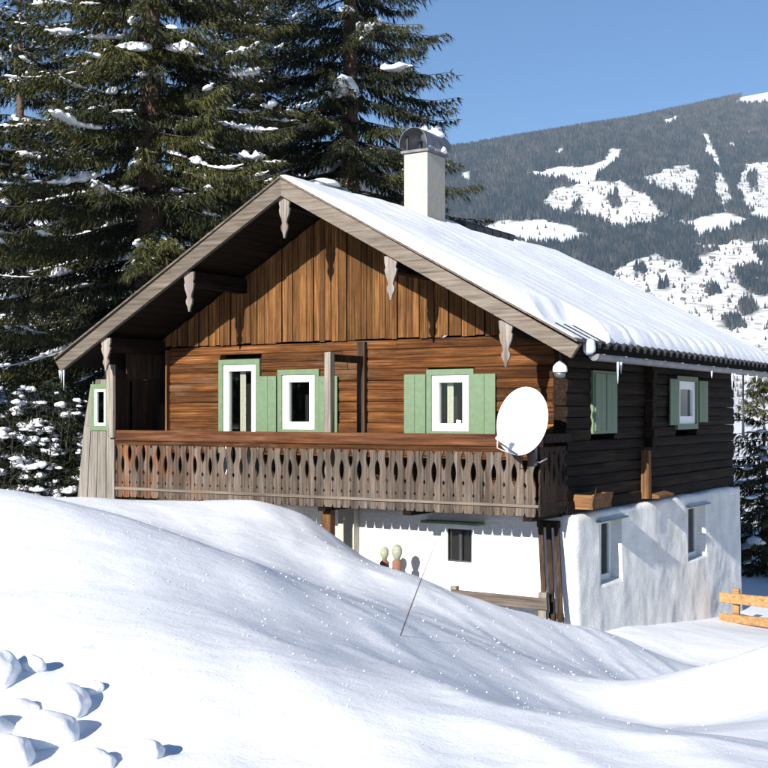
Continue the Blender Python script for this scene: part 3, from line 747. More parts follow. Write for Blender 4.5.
# ---- balcony
bl = node('balcony')
BX0, BX1 = -3.748, 4.03
part(MB().box((BX0, YB - .045, .945), (BX1 + .05, YB + .075, 1.12), .004), 'handrail', M['rail'], bl, bevel=.008)
part(MB().box((BX0, YB - .012, .875), (BX1, YB + .012, .944)), 'upper_rail', M['log_x'], bl)
part(MB().box((BX0, YB - .025, .125), (BX1 + .02, YB + .005, .165), .004), 'lower_rail', M['grey_x'], bl)
part(MB().box((BX1 - .045, YB + .078, 1.00), (BX1 + .06, YW - .1, 1.12), .004), 'handrail', M['dark_z'], bl)
part(MB().box((BX1 - .02, YB + .02, .10), (BX1 + .03, YW - .1, .16)), 'lower_rail', M['dark_z'], bl)
# two baluster boards with carved edges; where neighbours meet they leave lens-shaped openings
pitch = .158
def edge(kind, z):
    g = lambda c, w, a: a * max(0, 1 - ((z - c) / w) ** 2)
    if kind == 0: v = g(.74, .15, .040) + g(.42, .035, .020) + g(.245, .022, .016)
    else: v = g(.855, .03, .022) + g(.56, .16, .040) + g(.245, .022, .016)
    return v
def baluster(kind_l, kind_r):
    zs = np.concatenate([[.0, .03, .06], np.linspace(.10, .94, 43)])
    hw = pitch / 2 - .0015; Lp = []; Rp = []
    for z in zs:
        tip = .018 if z < .02 else (.005 if z < .04 else 0)
        Lp.append((-(hw - edge(kind_l, z) - tip), z)); Rp.append((hw - edge(kind_r, z) - tip, z))
    m = len(zs); vs_ = [(p[0], y, p[1]) for y in (-.012, .012) for p in Lp + Rp]
    # quads strip front/back + sides
    fs = []
    for o in (0, 2 * m):
        for i in range(m - 1): fs.append((o + i, o + i + 1, o + m + i + 1, o + m + i))
    for i in range(m - 1):
        fs.append((i, i + 1, 2*m + i + 1, 2*m + i)); fs.append((m + i, m + i + 1, 3*m + i + 1, 3*m + i))
    fs += [(0, m, 3*m, 2*m), (m - 1, 2*m - 1, 4*m - 1, 3*m - 1)]
    mb = MB().add(vs_, fs); me = bpy.data.meshes.new('baluster'); me.from_pydata(mb.v, [], mb.f)
    bm = bmesh.new(); bm.from_mesh(me); bmesh.ops.recalc_face_normals(bm, faces=bm.faces); bm.to_mesh(me); bm.free(); return me
M['balu'] = wood('baluster_wood', (.022,.016,.012), (.082,.067,.055), (.165,.143,.122), 'z', spread=.4, fine=30)
def baluster_mat():
    """bleached grey boards that stay warm brown towards the sheltered left end"""
    m = M['balu']; n = m.node_tree.nodes; l = m.node_tree.links; b = n['Principled BSDF']
    src = b.inputs['Base Color'].links[0].from_socket
    geo = n.new('ShaderNodeNewGeometry'); sx = n.new('ShaderNodeSeparateXYZ'); l.new(geo.outputs['Position'], sx.inputs[0])
    mr = n.new('ShaderNodeMapRange'); mr.inputs[1].default_value = -3.7; mr.inputs[2].default_value = -1.2; mr.inputs[3].default_value = .85; mr.inputs[4].default_value = .10; l.new(sx.outputs[0], mr.inputs[0])
    t = n.new('ShaderNodeTexNoise'); t.inputs['Scale'].default_value = 3.5; t.inputs['Detail'].default_value = 6; l.new(geo.outputs['Position'], t.inputs['Vector'])
    mrz = n.new('ShaderNodeMapRange'); mrz.inputs[1].default_value = .78; mrz.inputs[2].default_value = .95; l.new(sx.outputs[2], mrz.inputs[0])
    mx0 = n.new('ShaderNodeMath'); mx0.operation = 'MAXIMUM'; l.new(mr.outputs[0], mx0.inputs[0]); l.new(mrz.outputs[0], mx0.inputs[1])
    mt_ = n.new('ShaderNodeMapRange'); mt_.inputs[1].default_value = .35; mt_.inputs[2].default_value = .62; l.new(t.outputs[0], mt_.inputs[0])
    mm = n.new('ShaderNodeMath'); mm.operation = 'MULTIPLY'; l.new(mx0.outputs[0], mm.inputs[0]); l.new(mt_.outputs[0], mm.inputs[1])
    mx = n.new('ShaderNodeMixRGB'); mx.blend_type = 'MULTIPLY'; l.new(mm.outputs[0], mx.inputs[0]); l.new(src, mx.inputs[1]); setc(mx.inputs[2], (1.5, .66, .26)); l.new(mx.outputs[0], b.inputs['Base Color'])
baluster_mat()
bmA, bmB = baluster(0, 1), baluster(1, 0)
for me in (bmA, bmB): me.materials.append(M['balu'])
nb = int((BX1 - BX0) / pitch)
for k in range(nb):
    o = bpy.data.objects.new('baluster', (bmA, bmB)[k % 2]); COL.objects.link(o); P_(o, bl)
    o.location = (BX0 + pitch * (k + .5), YB + .018 + rnd.uniform(-.004, .004), rnd.uniform(-.006, .006)); o.rotation_euler.y = rnd.uniform(-.008, .008)
bmC, bmD = bmA.copy(), bmB.copy()
for me in (bmC, bmD): me.materials.clear(); me.materials.append(M['dark_z'])
for k in range(6):
    o = bpy.data.objects.new('baluster', (bmC, bmD)[k % 2]); COL.objects.link(o); P_(o, bl)
    o.location = (BX1, YB + .12 + pitch * k, 0); o.rotation_euler.z = R(90)
nfl = 7
for k in range(nfl):
    y0 = YB + .05 + k * (YW - YB - .06) / nfl; part(MB().box((BX0, y0 + .003, .085), (BX1 - .03, y0 + (YW - YB - .06) / nfl - .003, .12)), 'floor_plank', M['rail'], bl)
for X in (-3.4, -1.9, .45, 1.95, 3.86): part(MB().box((X - .07, YB + .04, -.07), (X + .07, YW + .1, .08)), 'joist', M['brown_y'], bl)
# post above the handrail; dark arm and wall upright built for a shadow band
p = onY(328, 352, YB + .10)
part(MB().box((p[0] - .055, YB + .085, .13), (p[0] + .055, YB + .195, p[2]), .004), 'post', M['grey_z'], bl)
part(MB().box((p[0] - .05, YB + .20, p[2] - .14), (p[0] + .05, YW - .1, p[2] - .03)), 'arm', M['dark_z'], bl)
part(MB().box((p[0] - .07, YW - .095, .13), (p[0] + .07, YW - .02, p[2] + .20)), 'wall_upright', M['dark_z'], bl)
# timber post and pale pier under the balcony
part(MB().box((.34, .54, -1.1), (.50, .68, -.075), .004), 'support_post', M['tan_z'], bl)
part(MB().box((.20, 1.20, -1.5), (.50, 1.34, -.08)), 'pier', M['pier'] if 'pier' in M else M['chim'], bl)

# ---- planked closet at the left end of the balcony
cl_ = node('closet')
zt = 1.98
xs = [-4.74, -4.46, -4.21, -3.97, -3.755]
M['closet'] = wood('closet_wood', (.07,.062,.052), (.165,.152,.132), (.225,.21,.185), 'z', spread=.2)
top_x = [-4.30, -4.20, -4.09, -3.92, -3.755]
cw = (-4.24, -3.90, 1.17, 1.84)
for k in range(4):
    xb0, xb1 = xs[k] + .007, xs[k+1] - .009
    f = lambda xb, i, z: xb + (top_x[i] + (xb - xs[i]) - xb) * max(0, min(1, z / zt))
    def quad(z0, z1, cut0=None, cut1=None):
        a0, a1 = f(xb0, k, z0), f(xb0, k, z1); b0, b1 = f(xb1, k+1, z0), f(xb1, k+1, z1)
        if cut0 is not None: a0, a1 = max(a0, cut0), max(a1, cut0)
        if cut1 is not None: b0, b1 = min(b0, cut1), min(b1, cut1)
        if b0 - a0 > .01 or b1 - a1 > .01:
            part(MB().prism([(a0, z0), (max(b0, a0 + .005), z0), (max(b1, a1 + .005), z1), (a1, z1)], 'y', YB - .02, YB + .01), 'plank', M['closet'], cl_)
    quad(-.9, cw[2]); quad(cw[3], zt if k > 0 else 1.9)
    quad(cw[2], cw[3], None, cw[0]); quad(cw[2], cw[3], cw[1], None)
part(MB().prism([(-4.74, -.9), (-3.76, -.9), (-3.76, 1.95), (-4.30, 1.95)], 'y', YB + .35, YB + .40), 'inner_wall', M['dark'], cl_)
part(MB().prism([(-4.72, -.9), (-4.70, -.9), (-4.28, 1.95), (-4.30, 1.95)], 'y', YB + .012, 2.6), 'side_wall', M['closet'], cl_)
part(MB().box((-3.80, YB + .012, -.9), (-3.76, 1.9, 1.98)), 'side_wall', M['dark_z'], cl_)  # side away from the sun: its shade is put into the dark colour
part(MB().box((-4.10, YB + .10, 1.9), (-4.06, 2.9, 2.46)), 'upper_wall', M['dark_z'], cl_)
part(MB().box((-3.80, YB + .3, 1.985), (-3.77, 1.9, 2.58)), 'upper_wall', M['dark_z'], cl_)
cwn = node('window', cl_)
part(rect_frame(MB(), cw[0] - .05, cw[1] + .05, cw[2] - .06, cw[3] + .06, .085, YB - .05, YB - .022), 'casing', M['green'], cl_)
part(rect_frame(MB(), cw[0] + .035, cw[1] - .035, cw[2] + .025, cw[3] - .025, .045, YB - .04, YB + .03), 'sash', M['white_paint'], cl_)
bpy.data.objects.remove(cwn)
part(MB().box((cw[0] + .08, YB - .01, cw[2] + .07), (cw[1] - .08, YB - .004, cw[3] - .07)), 'pane', M['glass'], cl_)
part(MB().box((-3.845, YB - .11, 1.0), (-3.70, YB - .06, 2.22), .006), 'corner_post', M['grey_z'], cl_)

# ------------------------------------------------------------------ snow on the roof
def snow_sheet(name, s, Lx0, Lx1, y0, y1, t_fn, nx, ny, label):
    xs_ = np.linspace(Lx0, Lx1, nx); ys_ = np.linspace(y0, y1, ny); top = np.zeros((nx, ny, 3)); bot = np.zeros((nx, ny, 3))
    for i, x in enumerate(xs_):
        for j, y in enumerate(ys_):
            base = rake(x) + BH + .034
            t = max(t_fn(x, y), 0)
            top[i, j] = (s * x, y, base + t); bot[i, j] = (s * x, y, base - .015)
    V = np.concatenate([top.reshape(-1, 3), bot.reshape(-1, 3)]); n, m = nx, ny; o = n * m; Fq = []
    for i in range(n-1):
        for j in range(m-1):
            a, b, c, d = i*m+j, (i+1)*m+j, (i+1)*m+j+1, i*m+j+1; Fq.append((a, b, c, d)); Fq.append((o+a, o+d, o+c, o+b))
    for i in range(n-1): Fq.append((i*m, o+i*m, o+(i+1)*m, (i+1)*m)); Fq.append((i*m+m-1, (i+1)*m+m-1, o+(i+1)*m+m-1, o+i*m+m-1))
    for j in range(m-1): Fq.append((j, j+1, o+j+1, o+j)); Fq.append(((n-1)*m+j, o+(n-1)*m+j, o+(n-1)*m+j+1, (n-1)*m+j+1))
    o_ = build(MB().add(V, Fq), name, M['snow_soft'], smooth=True); tag(o_, label, 'snow'); return o_
def rnd_edge(d, r): 
    d = max(0.0, min(1.0, d / r)); return math.sqrt(max(0, 1 - (1 - d) ** 2))
XE = HALF + .05
def t_right(x, y):
    t = .135 + .05 * mn.noise(Vector((x * .5, y * .5, 2))) + .05 * sm(1.0, 4.6, x)
    t -= .075 * float(sm(1.4, .1, x))
    t += (.004 * math.sin(y * 2 * math.pi / .62 + 1.2 * mn.noise(Vector((y, x * .3, 0)))) + .007 * mn.noise(Vector((y * 2.6, x * .35, 7))))
    t += .012 * mn.noise(Vector((x * 3, y * 3, 1)))
    lum = .04 * abs(math.sin((y + .1 * mn.noise(Vector((y * 1.3, 2, 0)))) * math.pi / .46)) + .05 * mn.noise(Vector((y * 2.3, 5, 1)))
    e = XE - x + lum - .05
    t *= rnd_edge(e, .22) * rnd_edge(y + .05, .30) * rnd_edge(10.1 - y, .2)
    # bare corner over the front eave and melted spots round chimney and bare ridge tiles
    cdist = max((4.22 - x) / .22, (y - 1.10 + .2 * (x - 4.4)) / .14) + .5 * mn.noise(Vector((x * 3, y * 3, 3)))
    t *= float(sm(-.3, 1.3, cdist))
    if y > 5.2 and y < 7.6: t *= float(sm(.05, .5, x + .12 * mn.noise(Vector((y * 4, x * 3, 2)))))
    t *= float(sm(.0, .22, math.hypot(max(cx0 - x, 0, x - cx1), max(cy0 - y, 0, y - cy1)) + .1))
    return t + (-.02 if t < .012 else 0)
snow_sheet('roof_snow', 1, -.02, XE, -.055, 10.1, t_right, 64, 260, 'thick rippled snow blanket on the sunny right roof slope of the chalet')
def t_left(x, y):
    t = .055 + .03 * mn.noise(Vector((x * .8, y * .8, 5))); return t * rnd_edge(HALF + .12 - x, .1) * rnd_edge(y + .06, .08) * rnd_edge(10.1 - y, .2)
snow_sheet('roof_snow', -1, .02, HALF + .12, -.06, 10.1, t_left, 60, 60, 'thin snow layer on the left roof slope of the chalet')

def blob(name, c, r, mat, label, cat, group=None, sq=(1, 1, 1), seed=0, amp=.18, parent=None, sub_=3, kind=None):
    bm = bmesh.new(); bmesh.ops.create_icosphere(bm, subdivisions=sub_, radius=1)
    for v in bm.verts:
        q = v.co.copy(); k = 1 + amp * mn.noise(q * 1.4 + Vector((seed, 0, 0))) + amp * .5 * mn.noise(q * 3.1 + Vector((0, seed, 0)))
        v.co = Vector((q.x * sq[0], q.y * sq[1], q.z * sq[2])) * r * k
    me = bpy.data.meshes.new(name); bm.to_mesh(me); bm.free()
    o = link(name, me, mat, parent, True); o.location = c
    if label: tag(o, label, cat, group, kind)
    return o
blob('snow_lump', (.02, cy0 + .58, ctop + .40), .2, M['snow_soft'], 'snow lump sitting on the curved chimney cowl', 'snow', sq=(1.1, 1.1, .55), seed=4)
blob('snow_lump', (cx1 - .02, cy1 - .12, ctop + .11), .1, M['snow_soft'], 'small snow lump on the chimney top plate', 'snow', sq=(1, 1.2, .8), seed=9)
blob('snow_lump', (-.42, 1.72, 5.16), .26, M['snow_soft'], 'snow lump on the low roof vent hood beside the ridge', 'snow', sq=(.9, 1.15, .32), seed=2)
blob('snow_lump', (4.62, 1.14, EZ + .30), .14, M['snow_soft'], 'snow lump hanging over the gutter at the bare roof corner', 'snow', sq=(.9, .7, 1.05), seed=6)
for (y0, y1, z, l_) in ((2.14, 3.3, -.15, 'thin snow on the lintel board over the base window nearer the balcony'), (6.3, 7.55, -.21, 'thin snow on the lintel board over the base window nearer the fence')):
    mb = MB(); n = 24; P2 = np.zeros((n, 5, 3))
    for i in range(n):
        y = y0 + .07 + (y1 - y0 - .14) * i / (n - 1)
        for j in range(5):
            x = 4.02 + .185 * j / 4; e = rnd_edge(min(i, n - 1 - i) + .01, 3) * rnd_edge(4 - j + .01, 1.5); P2[i, j] = (x, y, z - .032 + (.04 + .015 * mn.noise(Vector((y * 5, x * 5, 0)))) * e)
    mb.grid(P2); o = build(mb, 'snow_lump', M['snow_soft'], smooth=True); tag(o, l_, 'snow')

# icicles
def icicle(p, l, r, label):
    o = build(MB().lathe([(r, 0), (r * .9, -l * .2), (r * .55, -l * .55), (r * .3, -l * .8), (.002, -l)], (0, 0, 0), 8), 'icicle', M['ice'], smooth=True); o.location = p
    tag(o, label, 'icicle', 'icicles')
for y, l in ((1.10, .30), (1.22, .16), (5.4, .12), (6.6, .30), (6.75, .15), (7.6, .18), (8.2, .12)): icicle((gx + .07, y, gzz + .03), l, .018, 'thin clear icicle hanging from the right gutter')
for x, l in ((-4.66, .22), (-4.60, .35), (-4.70, .15)): icicle((x, -.02, EZ + .02 - .0), l, .016, 'thin icicle hanging from the left roof tip')
blob('ice_lump', (HALF + .10, .36, EZ + .16), .11, M['ice'], 'lump of grey ice clinging to the front end of the gutter', 'ice', sq=(.8, .8, 1.0), seed=3)

# ------------------------------------------------------------------ things on and round the house
# satellite dish
dc = Vector(onY(522, 421, .02)); dn = Vector((-.16, -1, .22)).normalized()
dsh = empty('satellite_dish', (4.03, .30, .95)); tag(dsh, 'white satellite dish on the front corner of the carved balcony', 'satellite dish')
def loc(o, root): o.parent = root; o.matrix_parent_inverse = Matrix.Translation(-Vector(root.location)); return o
rt = dn.cross(Vector((0, 0, 1))).normalized(); up = rt.cross(dn)
vs_ = []; fs = []; nr, na = 10, 40
for sgn, off in ((1, 0.0), (1, -.012)):
    for i in range(nr + 1):
        r = i / nr
        for k in range(na):
            a = 2*math.pi*k/na; dep_ = -.085 * (1 - r*r) + off + (.008 if i == nr and off == 0 else 0)
            vs_.append(dc + rt * (.405 * r * math.cos(a)) + up * (.465 * r * math.sin(a)) + dn * dep_)
for o in (0, (nr+1)*na):
    for i in range(nr):
        for k in range(na): fs.append((o+i*na+k, o+i*na+(k+1)%na, o+(i+1)*na+(k+1)%na, o+(i+1)*na+k))
for k in range(na): fs.append((nr*na+k, nr*na+(k+1)%na, (nr+1)*na+nr*na+(k+1)%na, (nr+1)*na+nr*na+k))
loc(build(MB().add(vs_, fs), 'reflector', M['dish'], smooth=True), dsh)
low = dc - up * .45; lnb = Vector(onY(498, 438, -.42))
loc(build(MB().tube([low + dn * -.1, low + dn * .06, lnb + Vector((0, .08, -.07)), lnb + Vector((0, .0, -.05))], .014, 8), 'feed_arm', M['metal'], smooth=True), dsh)
loc(build(MB().tube([lnb + Vector((0, -.02, -.01)), lnb + Vector((.01, .07, .03)), lnb + Vector((.012, .09, .04))], [.03, .035, .045], 10), 'receiver_head', M['white_paint'], smooth=True), dsh)
loc(build(MB().tube([lnb + Vector((0, -.01, -.02)), lnb + Vector((-.01, .0, -.13)), lnb + Vector((.03, .1, -.17)), low + dn * .1 + Vector((0, 0, -.02))], .007, 6), 'cable', M['white_paint'], smooth=True), dsh)
loc(build(MB().tube([(4.03, .27, .70), (4.03, .27, 1.05), dc - dn * .13 - up * .1], .024, 8), 'mast', M['metal'], smooth=True), dsh)
loc(build(MB().tube([(4.03, .27, .78), (4.10, .24, .74), (4.2, .27, .80)], .012, 6), 'bracket', M['metal'], smooth=True), dsh)
loc(build(MB().box(dc - dn * .15 - Vector((.07, .02, .09)), dc - dn * .10 + Vector((.07, .03, .09))), 'back_plate', M['metal'], bevel=.01), dsh)
# hanging lamp under the eave
lp = Vector(onY(560, 370, .55)); lm = empty('hanging_lamp', lp); tag(lm, 'white domed outdoor lamp hanging under the right roof corner', 'lamp')
build(MB().lathe([(.012, .13), (.025, .11), (.05, .10), (.092, .05), (.10, .0), (.095, -.03), (.088, -.03), (.09, 0), (.08, .04), (.03, .08), (.01, .09)], (0, 0, 0), 20), 'shade', M['dish'], lm, smooth=True)
build(MB().lathe([(.075, -.02), (.08, -.06), (.06, -.10), (.02, -.115)], (0, 0, 0), 16), 'glass_bowl', M['metal'], lm, smooth=True)
build(MB().tube([(0, 0, .12), (0, 0, .30)], .008, 6), 'hook', M['metal_dark'], lm)
# planter box on the masonry corner
pb = empty('planter_box', (4.18, 1.9, 0)); tag(pb, 'light wooden planter box on the white base by the dark log corner', 'planter')
for (a, b, c, d) in ((-.15, -.36, .15, -.34), (-.15, .34, .15, .36)): build(MB().box((a, b, .03), (c, d, .24)), 'end_board', M['tan'], pb)
build(MB().prism([(.10, .03), (.13, .03), (.18, .25), (.15, .25)], 'y', -.37, .37), 'front_board', M['tan'], pb)
build(MB().box((-.15, -.34, .03), (-.12, .34, .25)), 'back_board', M['tan'], pb); build(MB().box((-.12, -.34, .03), (.10, .34, .06)), 'bottom_board', M['tan'], pb)
build(MB().tube([(.0, .1, .06), (.01, .11, .34)], .01, 6), 'stake', M['twig'], pb)
# slatted panel leaning below the balcony corner
sp = empty('slatted_panel', (3.9, 1.05, -1.7)); tag(sp, 'dark slatted wooden panel leaning under the balcony corner', 'wooden panel')
tl = [onY(u, v, 1.24) for u, v in ((540, 522), (548, 522), (556, 522))]; bt = [onY(u, v, 1.02) for u, v in ((545, 630), (553, 632), (561, 634))]
for a, b in zip(tl, bt):
    mb = MB(); w = .037
    vs_ = [(b[0]-w, b[1], b[2]), (b[0]+w, b[1], b[2]), (a[0]+w, a[1], a[2]), (a[0]-w, a[1], a[2])]; mb.add([*vs_, *[(x, y + .03, z) for x, y, z in vs_]], [(0,1,2,3),(7,6,5,4),(0,4,5,1),(1,5,6,2),(2,6,7,3),(3,7,4,0)])
    loc(build(mb, 'slat', M['dark_z']), sp)
a, b = onY(537, 520, 1.28), onY(560, 522, 1.28); loc(build(MB().box((a[0], 1.272, a[2] - .1), (b[0], 1.30, a[2])), 'cross_bar', M['dark_z']), sp)
a, b = onY(543, 615, 1.08), onY(563, 617, 1.08); loc(build(MB().box((a[0], 1.085, a[2] - .04), (b[0], 1.115, a[2] + .04)), 'cross_bar', M['dark_z']), sp)
# garden ornaments peeping over the snow
for u, v, r_, l_ in ((384.5, 553, .068, 'small pale egg-shaped ornament on terracotta foot by the white wall'), (397, 552, .082, 'larger pale egg-shaped ornament on terracotta foot by the white wall')):
    p = onY(u, v, .75); o = empty('garden_ornament', (p[0], p[1], p[2] - .35)); tag(o, l_, 'ornament')
    build(MB().lathe([(.02, .35 - r_ * 1.4), (r_ * .55, .35 - r_ * 1.25), (r_ * .95, .35 - r_ * .3), (r_, .35 + r_ * .3), (r_ * .8, .35 + r_ * .95), (r_ * .4, .35 + r_ * 1.3), (.005, .35 + r_ * 1.4)], (0, 0, 0), 18), 'egg', M['stone'], o, smooth=True)
    build(MB().lathe([(.065, -.1), (.07, .1), (.072, .21), (.05, .23), (r_ * .5, .35 - r_ * 1.3)], (0, 0, 0), 18), 'foot', M['terracotta'], o, smooth=True)
# low timber rail in front of the white wall
p0, p1 = onY(452, 590, .85), onY(541, 600, .85)
lr = empty('timber_rail', (p1[0], .85, p1[2] - .5)); tag(lr, 'low weathered timber rail in front of the white base wall', 'rail')
loc(build(MB().box((p0[0], .82, p1[2] - .12), (p1[0] + .1, .88, p1[2] + .03), .006), 'rail', M['grey_x']), lr)
loc(build(MB().box((p1[0] - .06, .885, p1[2] - .7), (p1[0] + .06, .98, p1[2] + .10), .006), 'post', M['grey_z']), lr)
loc(build(MB().box((p0[0] - .05, .885, p1[2] - .5), (p0[0] + .05, .97, p1[2] + .08), .006), 'post', M['grey_z']), lr)
# dry stalk sticking out of the snow
hp = hit(400, 637); hd = float((hp - CAM) @ FW)
wp = [hp - np.array([0, 0, .08]), hp, at(409, 612, hd + .02), at(421, 580, hd + .05), at(432, 552, hd + .1), at(441, 530, hd + .16)]
o = build(MB().tube(wp, [.0055, .005, .0042, .0035, .0022, .001], 6), 'dry_stalk', M['twig'], smooth=True); tag(o, 'thin dry plant stalk sticking up out of the snow slope', 'plant')
# fence at the far corner of the house
fe = empty('wooden_fence', (5.0, 9.9, -2.9)); tag(fe, 'new orange wooden fence at the far corner of the white base', 'fence')
fs0 = onX(720, 600, 4.36); fp = [fs0, onY(735, 600, fs0[1] - .12), onY(790, 606, fs0[1] - .7), onY(860, 615, fs0[1] - 1.4)]
def beam(a, b, w, t, z0, z1, nm):
    a = Vector((a[0], a[1], 0)); b = Vector((b[0], b[1], 0)); d = (b - a).normalized(); nrm = Vector((d.y, -d.x, 0)) * t
    vs_ = [(*(a - nrm).xy, z0[0]), (*(b - nrm).xy, z0[1]), (*(b - nrm).xy, z1[1]), (*(a - nrm).xy, z1[0]), (*(a + nrm).xy, z0[0]), (*(b + nrm).xy, z0[1]), (*(b + nrm).xy, z1[1]), (*(a + nrm).xy, z1[0])]
    return loc(build(MB().add(vs_, [(0,1,2,3),(7,6,5,4),(0,4,5,1),(1,5,6,2),(2,6,7,3),(3,7,4,0)]), nm, M['fence'], bevel=.008), fe)
zz = lambda v, p: float(CAM[2] - (v - YH) / F * ((np.array(p) - CAM) @ FW))
beam(fp[0], fp[3], .1, .025, (zz(602, fp[0]), zz(619, fp[3])), (zz(592, fp[0]), zz(606, fp[3])), 'rail')
beam(fp[0], fp[3], .1, .025, (zz(621, fp[0]), zz(640, fp[3])), (zz(613, fp[0]), zz(628, fp[3])), 'rail')
for p in (fp[1], fp[2] + np.array([.4, 0, 0])):
    u, v, _ = project(p); k = (u - 735) / 60
    loc(build(MB().box((p[0] - .06, p[1] + .04, -3.4), (p[0] + .06, p[1] + .14, zz(589 + 8 * k, p)), .004), 'post', M['fence'], bevel=.01), fe)

# ------------------------------------------------------------------ spruces
def spruce(name, base, H_, Rb, seed, label, step=.33, spray_k=1.0, snow_p=.35, tint0=.45, z_lo=.06, lean=(0, 0), group=None, droop=1.0, size=1.0, dense=6):
    g_ = np.random.default_rng(seed); r_ = random.Random(seed)
    root = empty(name, base); tag(root, label, 'tree', group)
    n = 12; path = [(lean[0]*t*t, lean[1]*t*t, H_*t) for t in np.linspace(0, 1, n)]; rad = [max(.012, .018 * H_ * (1 - t) ** .9) for t in np.linspace(0, 1, n)]
    path[0] = (0, 0, -.5)
    build(MB().tube(path, rad, 9), 'trunk', M['bark'], root, smooth=True)
    P0 = []; Dv = []; Ln = []; Wd = []; Tn = []; FP = []; FD = []; FL = []
    lb = MB(); sv = []; sf = []
    z = H_ * z_lo
    while z < H_ * .985:
        t = z / H_; L0 = Rb * (1 - t) ** .82 * (1 if t > .12 else .8 + t * 1.6); nbr = 8 if t < .8 else 6; a0_ = r_.uniform(0, 6.28)
        for b in range(nbr):
            az = a0_ + 2*math.pi*b/nbr + r_.uniform(-.35, .35); L = L0 * r_.uniform(.72, 1.15)
            if L < .12: continue
            ns = max(4, int(L / .13)); tt = np.linspace(0, 1, ns); zb = z + r_.uniform(-.12, .12)
            up0 = (.30 if t > .7 else .05) ; sag = droop * (.42 if t < .7 else .18) * r_.uniform(.7, 1.2)
            rad_d = np.array([math.cos(az), math.sin(az)]); bend = r_.uniform(-.15, .15)
            sx_ = np.outer(tt * L, rad_d) + np.outer(bend * L * tt ** 2, [-rad_d[1], rad_d[0]])
            sz_ = zb + L * (up0 * tt - sag * tt ** 1.5 + .20 * droop * tt ** 4)
            tl_ = zb / H_; sp_ = np.c_[sx_[:, 0] + lean[0]*tl_**2, sx_[:, 1] + lean[1]*tl_**2, sz_]
            if L > .5:
                m = max(3, ns // 3); idx = np.linspace(0, ns - 1, m).astype(int); lb.tube([sp_[i] for i in idx], [max(.006, .016 * L ** .6 * (1 - q) + .004) for q in np.linspace(0, 1, m)], 4)
            tb = r_.gauss(-.05, .16); frost = r_.random() < snow_p * .9
            tang = np.gradient(sp_, axis=0); tang /= np.linalg.norm(tang, axis=1)[:, None] + 1e-9
            sidev = np.array([-rad_d[1], rad_d[0], 0])
            for i in range(ns):
                q = tt[i]
                if q < .12: continue
                wid = (.62 * math.sin(math.pi * min(1, (q * .85 + .12))) ** .8) * min(L, 2.4) * .33 + .08
                for s_ in (-1, 1):
                    l_ = wid * r_.uniform(.6, 1.2); d = sidev * s_ * .8 + tang[i] * .65 + np.array([0, 0, -.28]); d /= np.linalg.norm(d)
                    k = max(2, int(l_ / .085 * spray_k)); f = (np.arange(k) + g_.random(k)) / k
                    pts = sp_[i] + f[:, None] * l_ * d + np.c_[np.zeros(k), np.zeros(k), -.22 * l_ * f ** 2] + g_.normal(0, .012, (k, 3))
                    for rep in range(dense):
                        hang = g_.uniform(.25, 1.25, k)
                        dv = d[None] * g_.uniform(.3, 1.0, (k, 1)) + tang[i][None] * g_.uniform(-.1, .5, (k, 1)) + np.c_[np.zeros(k), np.zeros(k), -hang] + g_.normal(0, .28, (k, 3))
                        dv /= np.linalg.norm(dv, axis=1)[:, None]
                        if frost and q > .3 and rep < 2:
                            pk = g_.random(k) < .32
                            if pk.any():
                                d2 = dv[pk] * np.array([1, 1, .25]) + np.array([0, 0, .08]); FP.append(pts[pk] + np.array([0, 0, .03])); FD.append(d2); FL.append(g_.uniform(.05, .13, pk.sum()) * size)
                        P0.append(pts); Dv.append(dv); Ln.append(g_.uniform(.10, .27, k) * size); Wd.append(g_.uniform(.009, .019, k) * size)
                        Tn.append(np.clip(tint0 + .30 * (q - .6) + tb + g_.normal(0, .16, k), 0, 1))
            # snow load along the branch
            if L > .35 and r_.random() < snow_p * 1.5:
                for rep in range(r_.choice((1, 2, 2, 3, 4))):
                    i0 = r_.randint(int(ns * .2), max(int(ns * .2), ns - 3)); i1 = min(ns - 1, i0 + r_.randint(1, max(2, int(ns * .4)))); m = max(4, 2 * (i1 - i0) + 2)
                    wmax = r_.uniform(.03, .11) * min(1.2, .5 + L * .35) * (2.0 if r_.random() < .22 else 1); hmax = wmax * r_.uniform(.45, .9); o = len(sv); kk = 7
                    off = sidev * r_.uniform(-.16, .16) * L * .5 + np.array([0, 0, -.02])
                    for a in range(m):
                        q = a / (m - 1); ff = i0 + (i1 - i0) * q; j0 = int(ff); fr = ff - j0; c = sp_[j0] * (1 - fr) + sp_[min(j0 + 1, ns - 1)] * fr + off
                        prof_ = (max(.02, math.sin(math.pi * (q * .94 + .03))) ** .6) * r_.uniform(.4, 1.35); c = c + sidev * r_.uniform(-.03, .03)
                        for e in range(kk):
                            an_ = 2*math.pi*e/kk; jit = r_.uniform(.8, 1.2)
                            sv.append(c + sidev * (math.cos(an_) * wmax * prof_ * jit) + np.array([0, 0, hmax * prof_ * jit * (math.sin(an_) * (1.0 if math.sin(an_) > 0 else .45)) + .035]))
                    for a in range(m - 1):
                        for e in range(kk): sf.append((o+a*kk+e, o+a*kk+(e+1)%kk, o+(a+1)*kk+(e+1)%kk, o+(a+1)*kk+e))
                    sf.append(tuple(o+e for e in range(kk))[::-1]); sf.append(tuple(o+(m-1)*kk+e for e in range(kk)))
        z += step * r_.uniform(.8, 1.2) * (1 if t < .75 else .75)
    P0 = np.concatenate(P0); Dv = np.concatenate(Dv); Ln = np.concatenate(Ln); Wd = np.concatenate(Wd); Tn = np.concatenate(Tn)
    rv = g_.normal(0, 1, P0.shape); sd_ = np.cross(Dv, rv); sd_ /= np.linalg.norm(sd_, axis=1)[:, None] + 1e-9
